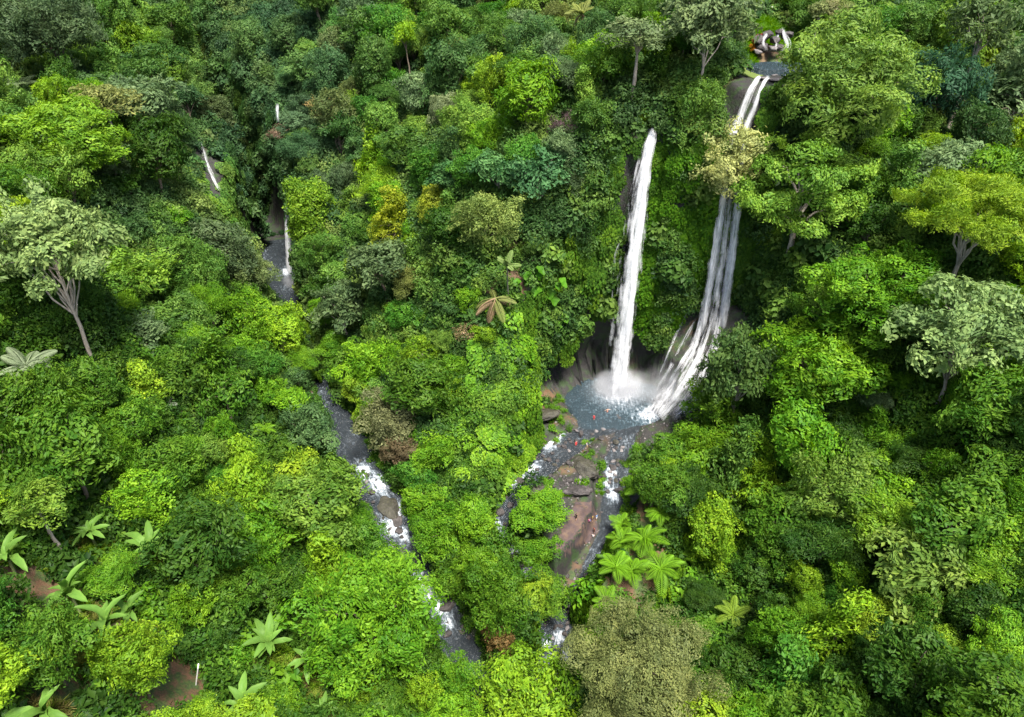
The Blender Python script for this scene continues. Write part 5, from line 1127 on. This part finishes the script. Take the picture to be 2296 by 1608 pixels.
# ------------------------------------------------------------------ people
def body_mesh(pose, shirt, legs, skin=(0.33, 0.19, 0.12), hair=(0.02, 0.015, 0.012)):
    """one continuous figure grown over a jointed skeleton, about 1.68 m tall"""
    j = {'pelvis': (0, 0, 0.93), 'waist': (0, 0, 1.08), 'chest': (0, 0.01, 1.3), 'neck': (0, 0.01, 1.45), 'jaw': (0, -0.02, 1.53), 'head': (0, -0.01, 1.6), 'crown': (0, 0, 1.66)}
    for s, n in ((-1, 'l'), (1, 'r')):
        j['sho' + n] = (0.17 * s, 0.01, 1.39); j['hip' + n] = (0.1 * s, 0, 0.88); j['kne' + n] = (0.11 * s, -0.02, 0.48); j['ank' + n] = (0.11 * s, 0.03, 0.08); j['toe' + n] = (0.12 * s, -0.12, 0.03)
        if pose == 'stand': j['elb' + n] = (0.24 * s, 0.03, 1.12); j['wri' + n] = (0.26 * s, -0.05, 0.88); j['han' + n] = (0.26 * s, -0.08, 0.8)
        elif pose == 'out': j['elb' + n] = (0.42 * s, 0.0, 1.3); j['wri' + n] = (0.64 * s, -0.05, 1.22); j['han' + n] = (0.73 * s, -0.06, 1.2)
        elif pose == 'carry': j['elb' + n] = (0.36 * s, -0.02, 1.5); j['wri' + n] = (0.2 * s, -0.03, 1.72); j['han' + n] = (0.13 * s, -0.02, 1.78)
        elif pose == 'walk':
            j['elb' + n] = (0.24 * s, 0.1 * s, 1.13); j['wri' + n] = (0.25 * s, 0.12 * s - 0.1, 0.92); j['han' + n] = (0.25 * s, 0.12 * s - 0.15, 0.86)
            j['kne' + n] = (0.11 * s, -0.12 * s - 0.06, 0.5); j['ank' + n] = (0.11 * s, -0.22 * s + 0.08, 0.1 if s > 0 else 0.14); j['toe' + n] = (0.12 * s, -0.22 * s - 0.07, 0.04)
        elif pose == 'sit':
            j['elb' + n] = (0.25 * s, -0.08, 1.12); j['wri' + n] = (0.17 * s, -0.28, 1.02); j['han' + n] = (0.14 * s, -0.35, 1.0)
            j['kne' + n] = (0.14 * s, -0.42, 1.02); j['ank' + n] = (0.12 * s, -0.36, 0.6); j['toe' + n] = (0.12 * s, -0.5, 0.55)
    nm = list(j); ed = [('pelvis', 'waist'), ('waist', 'chest'), ('chest', 'neck'), ('neck', 'jaw'), ('jaw', 'head'), ('head', 'crown')]
    for n in 'lr': ed += [('chest', 'sho' + n), ('sho' + n, 'elb' + n), ('elb' + n, 'wri' + n), ('wri' + n, 'han' + n), ('pelvis', 'hip' + n), ('hip' + n, 'kne' + n), ('kne' + n, 'ank' + n), ('ank' + n, 'toe' + n)]
    rad = {'pelvis': 0.14, 'waist': 0.125, 'chest': 0.15, 'neck': 0.055, 'jaw': 0.085, 'head': 0.1, 'crown': 0.06, 'sho': 0.075, 'elb': 0.045, 'wri': 0.034, 'han': 0.04, 'hip': 0.1, 'kne': 0.066, 'ank': 0.043, 'toe': 0.035}
    me = bpy.data.meshes.new('body'); me.from_pydata([j[k] for k in nm], [(nm.index(a), nm.index(b)) for a, b in ed], [])
    o = bpy.data.objects.new('body_tmp', me); col.objects.link(o)
    o.modifiers.new('skin', 'SKIN'); sub = o.modifiers.new('sub', 'SUBSURF'); sub.levels = 1
    for k, n in enumerate(nm):
        q = rad.get(n) or rad[n[:3]]; me.skin_vertices[0].data[k].radius = (q, q * (0.75 if n in ('chest', 'waist', 'pelvis') else 1)); me.skin_vertices[0].data[k].use_root = n == 'pelvis'
    dg = bpy.context.evaluated_depsgraph_get(); out = bpy.data.meshes.new_from_object(o.evaluated_get(dg)); bpy.data.objects.remove(o)
    out.materials.clear()
    for c in (skin, shirt, legs, hair): out.materials.append(plain('cloth', c, 0.8))
    for p in out.polygons:
        c = p.center; p.use_smooth = True; arm = abs(c.x) > 0.235 or (pose == 'carry' and c.z > 1.42 and abs(c.x) > 0.12)
        if c.z > 1.56 and (c.y > -0.03 or c.z > 1.64): k = 3
        elif c.z > 1.44 or (arm and c.z > 0.7): k = 0
        elif c.z > 0.98 and not (pose == 'sit' and c.y < -0.15): k = 1
        elif c.z > (0.62 if pose != 'sit' else 0.8): k = 2
        else: k = 0
        p.material_index = k
    return out
def person(u, v, pose, shirt, legs, label, sink=0.0, face=0.0, skin=(0.33, 0.19, 0.12), at_p=None):
    P = gpt(u, v) if at_p is None else at_p
    o = link('person', body_mesh(pose, shirt, legs, skin), None, (P[0], P[1], P[2] - sink), (0, 0, face)); tag(o, label, 'person'); return o
def c5(x, y): return ((1200 + x / 3.655) / 1.115, (1000 + y / 3.655) / 1.115)
SK = (0.45, 0.28, 0.2); RED = (0.6, 0.03, 0.04); WHITE = (0.75, 0.74, 0.72); BLACK = (0.015, 0.015, 0.018); PINKC = (0.7, 0.12, 0.3); BLU = (0.1, 0.25, 0.5); ORG = (0.75, 0.25, 0.04)
WL = np.array([0, 0, 0.1])
def onwater(x, y, z): p = hit(*c5(x, y), 0.2); return np.array([p[0], p[1], z])
person(0, 0, 'out', SK, (0.5, 0.2, 0.15), 'bather with arms spread, waist-deep in the plunge pool', 0, 0.3, SK, onwater(1160, 150, -0.55))
person(0, 0, 'stand', RED, RED, 'bather in red standing at the shallow edge of the plunge pool', 0, 2.8, SK, onwater(1038, 205, -0.25))
person(*c5(875, 440), 'stand', RED, RED, 'person in red among the rocks between the two streams', 0, 0.5, SK)
person(*c5(972, 450), 'walk', WHITE, (0.3, 0.25, 0.1), 'person in a white top on the rocks near the person in red', 0, 1.5, SK)
person(*c5(878, 1100), 'walk', BLACK, BLACK, 'person in black walking alone on the sand bank', 0, 2.5)
person(*c5(990, 1140), 'sit', PINKC, (0.1, 0.1, 0.2), 'person in pink sitting at the edge of the sand bank', 0.55, 1.8)
person(*c5(1026, 1125), 'stand', (0.35, 0.25, 0.03), BLACK, 'person in dark yellow standing behind the one in pink', 0, 1.2)
person(*c5(1062, 1110), 'stand', BLU, (0.6, 0.6, 0.62), 'person in a blue top by the bushes beside the sand bank', 0, 0.8)
person(*c5(1040, 1225), 'stand', (0.25, 0.02, 0.03), BLACK, 'person in dark red on the lower part of the sand bank', 0, 2.0)
person(*c5(1030, 1270), 'sit', WHITE, (0.5, 0.3, 0.3), 'person in white sitting in front of the one in dark red', 0.55, 2.6)
person(*c5(155, 1305), 'stand', WHITE, (0.5, 0.2, 0.15), 'person in a white top wading below the white stream rapids', 0.2, 0.4, SK)
person(*c5(248, 1288), 'walk', PINKC, (0.2, 0.05, 0.1), 'person in pink wading in the stream below the spur', 0.15, 1.0, SK)
person(*c5(285, 1258), 'stand', (0.6, 0.65, 0.7), BLU, 'person in pale blue at the stream edge under the island bush', 0.05, 2.4, SK)
pu = person(1727, 36, 'carry', (0.05, 0.05, 0.05), ORG, 'person in an orange wrap carrying a white bundle on the path above the upper cascade', 0, 0.2)
bm = bmesh.new(); bmesh.ops.create_icosphere(bm, subdivisions=2, radius=0.3)
for v_ in bm.verts: v_.co.z *= 0.45; v_.co.x *= 1.25 + 0.1 * math.sin(5 * v_.co.y * 6)
me = bpy.data.meshes.new('bundle'); bm.to_mesh(me); bm.free(); me.materials.append(plain('white_cloth', (0.7, 0.69, 0.66)))
tag(link('bundle', me, None, np.array(pu.location) + [0, 0, 1.84]), 'white cloth bundle balanced on the head of the person in orange', 'bundle')

# ------------------------------------------------------------------ small built things
P0 = gpt(1956, 452); P1 = gpt(1950, 405); dv = P1[:2] - P0[:2]; dl = np.hypot(*dv); dv /= dl; rz = math.atan2(dv[1], dv[0]) - math.pi / 2
st = link('stone_stairs', None, None, P0, (0, 0, rz)); tag(st, 'flight of worn brown stone steps climbing through the scrub on the slope', 'stairs')
MST = rock_mat('step_stone', (0.08, 0.06, 0.045), (0.16, 0.12, 0.09), (0.26, 0.2, 0.15)); run, rise = 0.42, 0.21; n_s = 16
bm = bmesh.new(); bmesh.ops.create_cube(bm, size=1.0); bmesh.ops.bevel(bm, geom=bm.edges[:], offset=0.05, segments=1); sm = bpy.data.meshes.new('step'); bm.to_mesh(sm); bm.free(); sm.materials.append(MST)
for k in range(n_s):
    gz = float(gh(P0[0] + dv[0] * run * k, P0[1] + dv[1] * run * k)) - P0[2]
    link('step', sm, st, (pr.normal(0, 0.05), run * k, gz + 0.1), (0, 0, pr.normal(0, 0.04)), (1.7, run * 1.25, 0.5))
def pole(name, u0, v0, u1, v1, r_, mat, label, cat):
    A = gpt(u0, v0); d = ray(u1, v1); B = np.array([0, 0, CAM_Z]) + d * ((A[1] - 0.2) / d[1]); mb = MB(); t = np.linspace(0, 1, 5)[:, None]
    V, F = tube(np.array([0, 0, 0.0]) + (B - A) * t, [r_, r_ * 0.97, r_ * 0.95, r_ * 0.92, r_ * 0.9], 8); mb.add(V, F + [tuple(range(32, 40))]); tag(link(name, mb.mesh(name, mat), None, A), label, cat)
pole('white_pole', 440, 1537, 445, 1489, 0.09, plain('white_paint', (0.75, 0.73, 0.7)), 'thin white pole standing by bare soil at the bottom', 'pole')
pole('orange_pole', 2200, 258, 2207, 232, 0.17, plain('orange_paint', (0.62, 0.16, 0.07)), 'short orange-red pole leaning in the scrub below the long pale trunk', 'pole')
for k, (u, v, rp, c_, lab) in enumerate([(1696, 112, 9, (0.16, 0.015, 0.02), 'dark red-leaved shrub beside the upper pool'), (1708, 104, 9, (0.28, 0.03, 0.03), 'crimson shrub next to the cascade of the upper pool'), (1690, 124, 8, (0.42, 0.22, 0.02), 'orange and yellow shrub at the edge of the upper terrace'), (1712, 120, 7, (0.30, 0.05, 0.03), 'small rusty red shrub in front of the upper pool')]):
    P = gpt(u, v); s_ = rp * np.linalg.norm(P - [0, 0, CAM_Z]) / FPX / 5; put_tree(P, 'dense', s_, c_, None, k, 1.0, lab, cat='shrub', name='croton_shrub')
def bare_tree(u, v, h, label, seed):
    P = gpt(u, v); r = np.random.default_rng(seed); root = link('bare_tree', None, None, P); root.empty_display_size = 0.3; tag(root, label, 'tree')
    mb = MB(); trunk = limb_path((0, 0, -1), (0.4, 0, h * 0.55), r, 0.0, 7); V, F = tube(trunk, np.linspace(0.22, 0.14, 7), 6); mb.add(V, F); tk = link('trunk', mb.mesh('bare_trunk', M['bark']), root); tk.color = (0.4, 0.36, 0.32, 1)
    for k in range(6):
        a = r.uniform(0, 6.28); e = np.array([0.4 + math.cos(a) * h * 0.3, math.sin(a) * h * 0.3, h * r.uniform(0.75, 1.05)]); mb = MB(); path = limb_path((0.4, 0, h * 0.52), e, r, -0.06, 6); V, F = tube(path, np.linspace(0.11, 0.03, 6), 5); mb.add(V, F)
        for q in range(3):
            i = int(r.integers(2, 5)); V, F = tube(limb_path(path[i], path[i] + r.normal(0, 1, 3) * h * 0.08 + [0, 0, h * 0.1], r, 0, 4), np.linspace(0.05, 0.015, 4), 4); mb.add(V, F)
        b = link('branch', mb.mesh('bare_branch', M['bark']), root); b.color = (0.42, 0.38, 0.34, 1)
bare_tree(2242, 345, 9.5, 'leafless pale forked tree on the upper slope', 3)
bare_tree(150, 330, 7.0, 'leafless grey twiggy tree behind the sunny yellow-green tree', 4)
bare_tree(1975, 350, 8.0, 'slim pale dead tree near the stone steps', 6)

# ------------------------------------------------------------------ spray in the air
def mist(loc, rad, dens, name='mist'):
    bm = bmesh.new(); bmesh.ops.create_icosphere(bm, subdivisions=3, radius=1.0); me = bpy.data.meshes.new(name); bm.to_mesh(me); bm.free()
    m, nt, out = newmat('spray'); L = nt.links.new
    tc = N(nt, 'ShaderNodeTexCoord').outputs['Object']; ln = N(nt, 'ShaderNodeVectorMath', operation='LENGTH'); L(tc, ln.inputs[0])
    f = N(nt, 'ShaderNodeMapRange', ins={1: 1.0, 2: 0.15, 3: 0.0, 4: 1.0}); f.interpolation_type = 'SMOOTHSTEP'; L(ln.outputs['Value'], f.inputs[0])
    nz = noise(nt, tc, 2.6, 3, 0.6); n2 = N(nt, 'ShaderNodeMapRange', ins={1: 0.35, 2: 0.65, 3: 0.15, 4: 1.5}); L(nz, n2.inputs[0])
    p1 = N(nt, 'ShaderNodeMath', operation='MULTIPLY'); L(f.outputs[0], p1.inputs[0]); L(n2.outputs[0], p1.inputs[1])
    p2 = N(nt, 'ShaderNodeMath', operation='MULTIPLY', ins={1: dens}); L(p1.outputs[0], p2.inputs[0])
    v = N(nt, 'ShaderNodeVolumePrincipled', ins={'Color': (0.93, 0.95, 1.0, 1), 'Anisotropy': 0.1}); L(p2.outputs[0], v.inputs['Density']); L(v.outputs[0], out.inputs['Volume'])
    me.materials.append(m); o = link(name, me, None, loc, None, rad); tag(o, None, None, None, 'stuff'); return o
tag(mist((23.8, 130.0, 1.6), (6.5, 5.0, 4.4), 1.1), 'bright burst of spray where the tall waterfall strikes the pool')
tag(mist((25, 127.5, 2.0), (11, 7.5, 5.0), 0.13), 'thin spray drifting over the plunge pool')
tag(mist((33, 124, 5.0), (8, 7.0, 6.0), 0.06), 'spray rising from the foot of the rock cascade')
tag(mist((-58.5, 172.5, 4.5), (3.5, 3.0, 3.5), 0.5), 'spray at the foot of the gorge waterfall')

# ------------------------------------------------------------------ labels for the many alike
LM = [("the tall waterfall", 1455, 312), ("the plunge pool", 1385, 900), ("the twin waterfall", 1640, 300), ("the rock cascade", 1530, 840), ("the upper pool", 1745, 130), ("the cream tree", 1612, 370),
      ("the spreading tree", 1812, 400), ("the huge dome", 1885, 205), ("the olive-brown tree", 1455, 1500), ("the river bend", 800, 1010), ("the golden tree", 884, 482), ("the withered palm", 1112, 672),
      ("the tall tree", 108, 560), ("the yellow-topped tree", 298, 622), ("the trickle fall", 470, 390), ("the slot gorge", 600, 420), ("the gorge pool", 630, 650), ("the golden-topped tree", 2190, 490),
      ("the forked-limb tree", 2170, 745), ("the glossy tree", 1668, 830), ("the stone steps", 1955, 430), ("the orange pole", 2205, 240), ("the long trunk", 2195, 90), ("the slim trunks", 1860, 40),
      ("the tree ferns", 1455, 1240), ("the sand bank", 1300, 1190), ("the mossy boulder", 868, 1142), ("the lower rapids", 975, 1350), ("the lower stream", 1240, 1460), ("the vivid tree", 838, 1385),
      ("the lime-topped tree", 292, 1475), ("the white pole", 443, 1510), ("the leaning trunk", 125, 1320), ("the grass bank", 330, 1290), ("the tall bananas", 240, 1420), ("the upright bananas", 595, 1445),
      ("the dark dome", 432, 1235), ("the silvery palm", 380, 905), ("the top edge", 1000, 5), ("the feather palm", 1312, 25), ("the pale dome", 1000, 250), ("the bare tree", 2242, 300),
      ("the cushion-shaped tree", 1980, 1170), ("the low tree", 2060, 1290), ("the feathery tree", 2250, 1290), ("the bottom edge", 1850, 1600), ("the sunny tree", 140, 310), ("the pinkish tree", 645, 300),
      ("the corner tree", 108, 60), ("the wide tree", 1985, 655), ("the giant leaves", 1210, 640), ("the lime creepers", 1040, 1060), ("the straw-coloured tree", 1050, 742), ("the gorge top", 560, 60)]
def colour_word(c):
    r, g, b = c; m = max(r, g)
    if b > 0.42 * g: w_ = 'blue-green'
    elif b > 0.27 * g: w_ = 'grey-green' if g > 0.11 else 'cool green'
    elif r > 0.66 * g: w_ = 'yellow-green'
    elif r > 0.52 * g: w_ = 'fresh green' if g > 0.17 else 'olive green'
    else: w_ = 'emerald' if r < 0.3 * g else 'leaf-green' if g > 0.12 else 'dark green'
    return w_
SHAPE = {'dome': 'round-crowned', 'dense': 'small-leaved', 'vine': 'creeper-draped', 'tier': 'tiered', 'cone': 'pointed', 'feather': 'feathery', 'bigleaf': 'large-leaved', 'tall': 'long-trunked', 'dry': 'dry'}
def region(u, v):
    if v < 330 and u < 760: return 'trees around the gorge top'
    if u < 760: return 'trees on the near slope of the gorge' if v < 900 else 'trees on the slope with bananas'
    if u < 1480: return 'trees of the forested spur and wall' if v < 900 else 'trees along the streams'
    return 'trees on the slope above the falls' if v < 500 else 'trees on the slope beyond the tree ferns'
def between(u, v):
    d = sorted((math.hypot(u - a, v - b), n) for n, a, b in LM); return d[0][1], d[1][1]
ORD = ['topmost', 'second from top', 'third from top', 'fourth from top', 'fifth from top', 'sixth from top', 'seventh from top', 'eighth from top', 'ninth from top', 'tenth from top', 'eleventh from top', 'twelfth from top', 'thirteenth from top', 'fourteenth from top', 'fifteenth from top', 'sixteenth from top', 'seventeenth from top', 'eighteenth from top']
def give_labels(items, head, group):
    by = {}
    for t in items:
        u, v = proj(t['c']); a, b = between(u, v); t['uv'] = (u, v)
        by.setdefault(f"{head(t)} between {a} and {b}", []).append(t)
    for lab, ts in by.items():
        ts.sort(key=lambda t: t['uv'][1])
        for k, t in enumerate(ts):
            t['root']['label'] = lab if len(ts) == 1 else f"{lab}, {ORD[min(k, len(ORD) - 1)]}"
            if group(t): t['root']['group'] = group(t)
give_labels([t for t in TREES if not t['label']], lambda t: f"{colour_word(t['col'])} {SHAPE[t['style']]} tree", lambda t: region(*t['uv']))
KW = {'dark': 'dark wet boulder', 'pale': 'pale grey boulder', 'moss': 'mossy boulder'}
give_labels([b for b in BOULD if not b['label']], lambda b: ('large ' if b['r'] > 0.8 else 'small ' if b['r'] < 0.5 else '') + KW[b['kind']], lambda b: 'boulders around the upper pool' if b['c'][2] > 40 else 'boulders in the stream beds')
for t in TREES:
    if 'group' not in t['root'] and t['root'].name.split('.')[0] != 'croton_shrub': t['root']['group'] = region(*proj(t['c']))

if HAZE:
    bm = bmesh.new(); bmesh.ops.create_cube(bm, size=1.0); me = bpy.data.meshes.new('haze'); bm.to_mesh(me); bm.free()
    m, nt, out = newmat('haze_air'); v = N(nt, 'ShaderNodeVolumePrincipled', ins={'Color': (0.85, 0.93, 1.0, 1), 'Density': HAZE}); nt.links.new(v.outputs[0], out.inputs['Volume']); me.materials.append(m)
    tag(link('haze', me, None, (5, 165, 60), None, (420, 360, 170)), kind='stuff')
print('BOULDERS', len(BOULD))
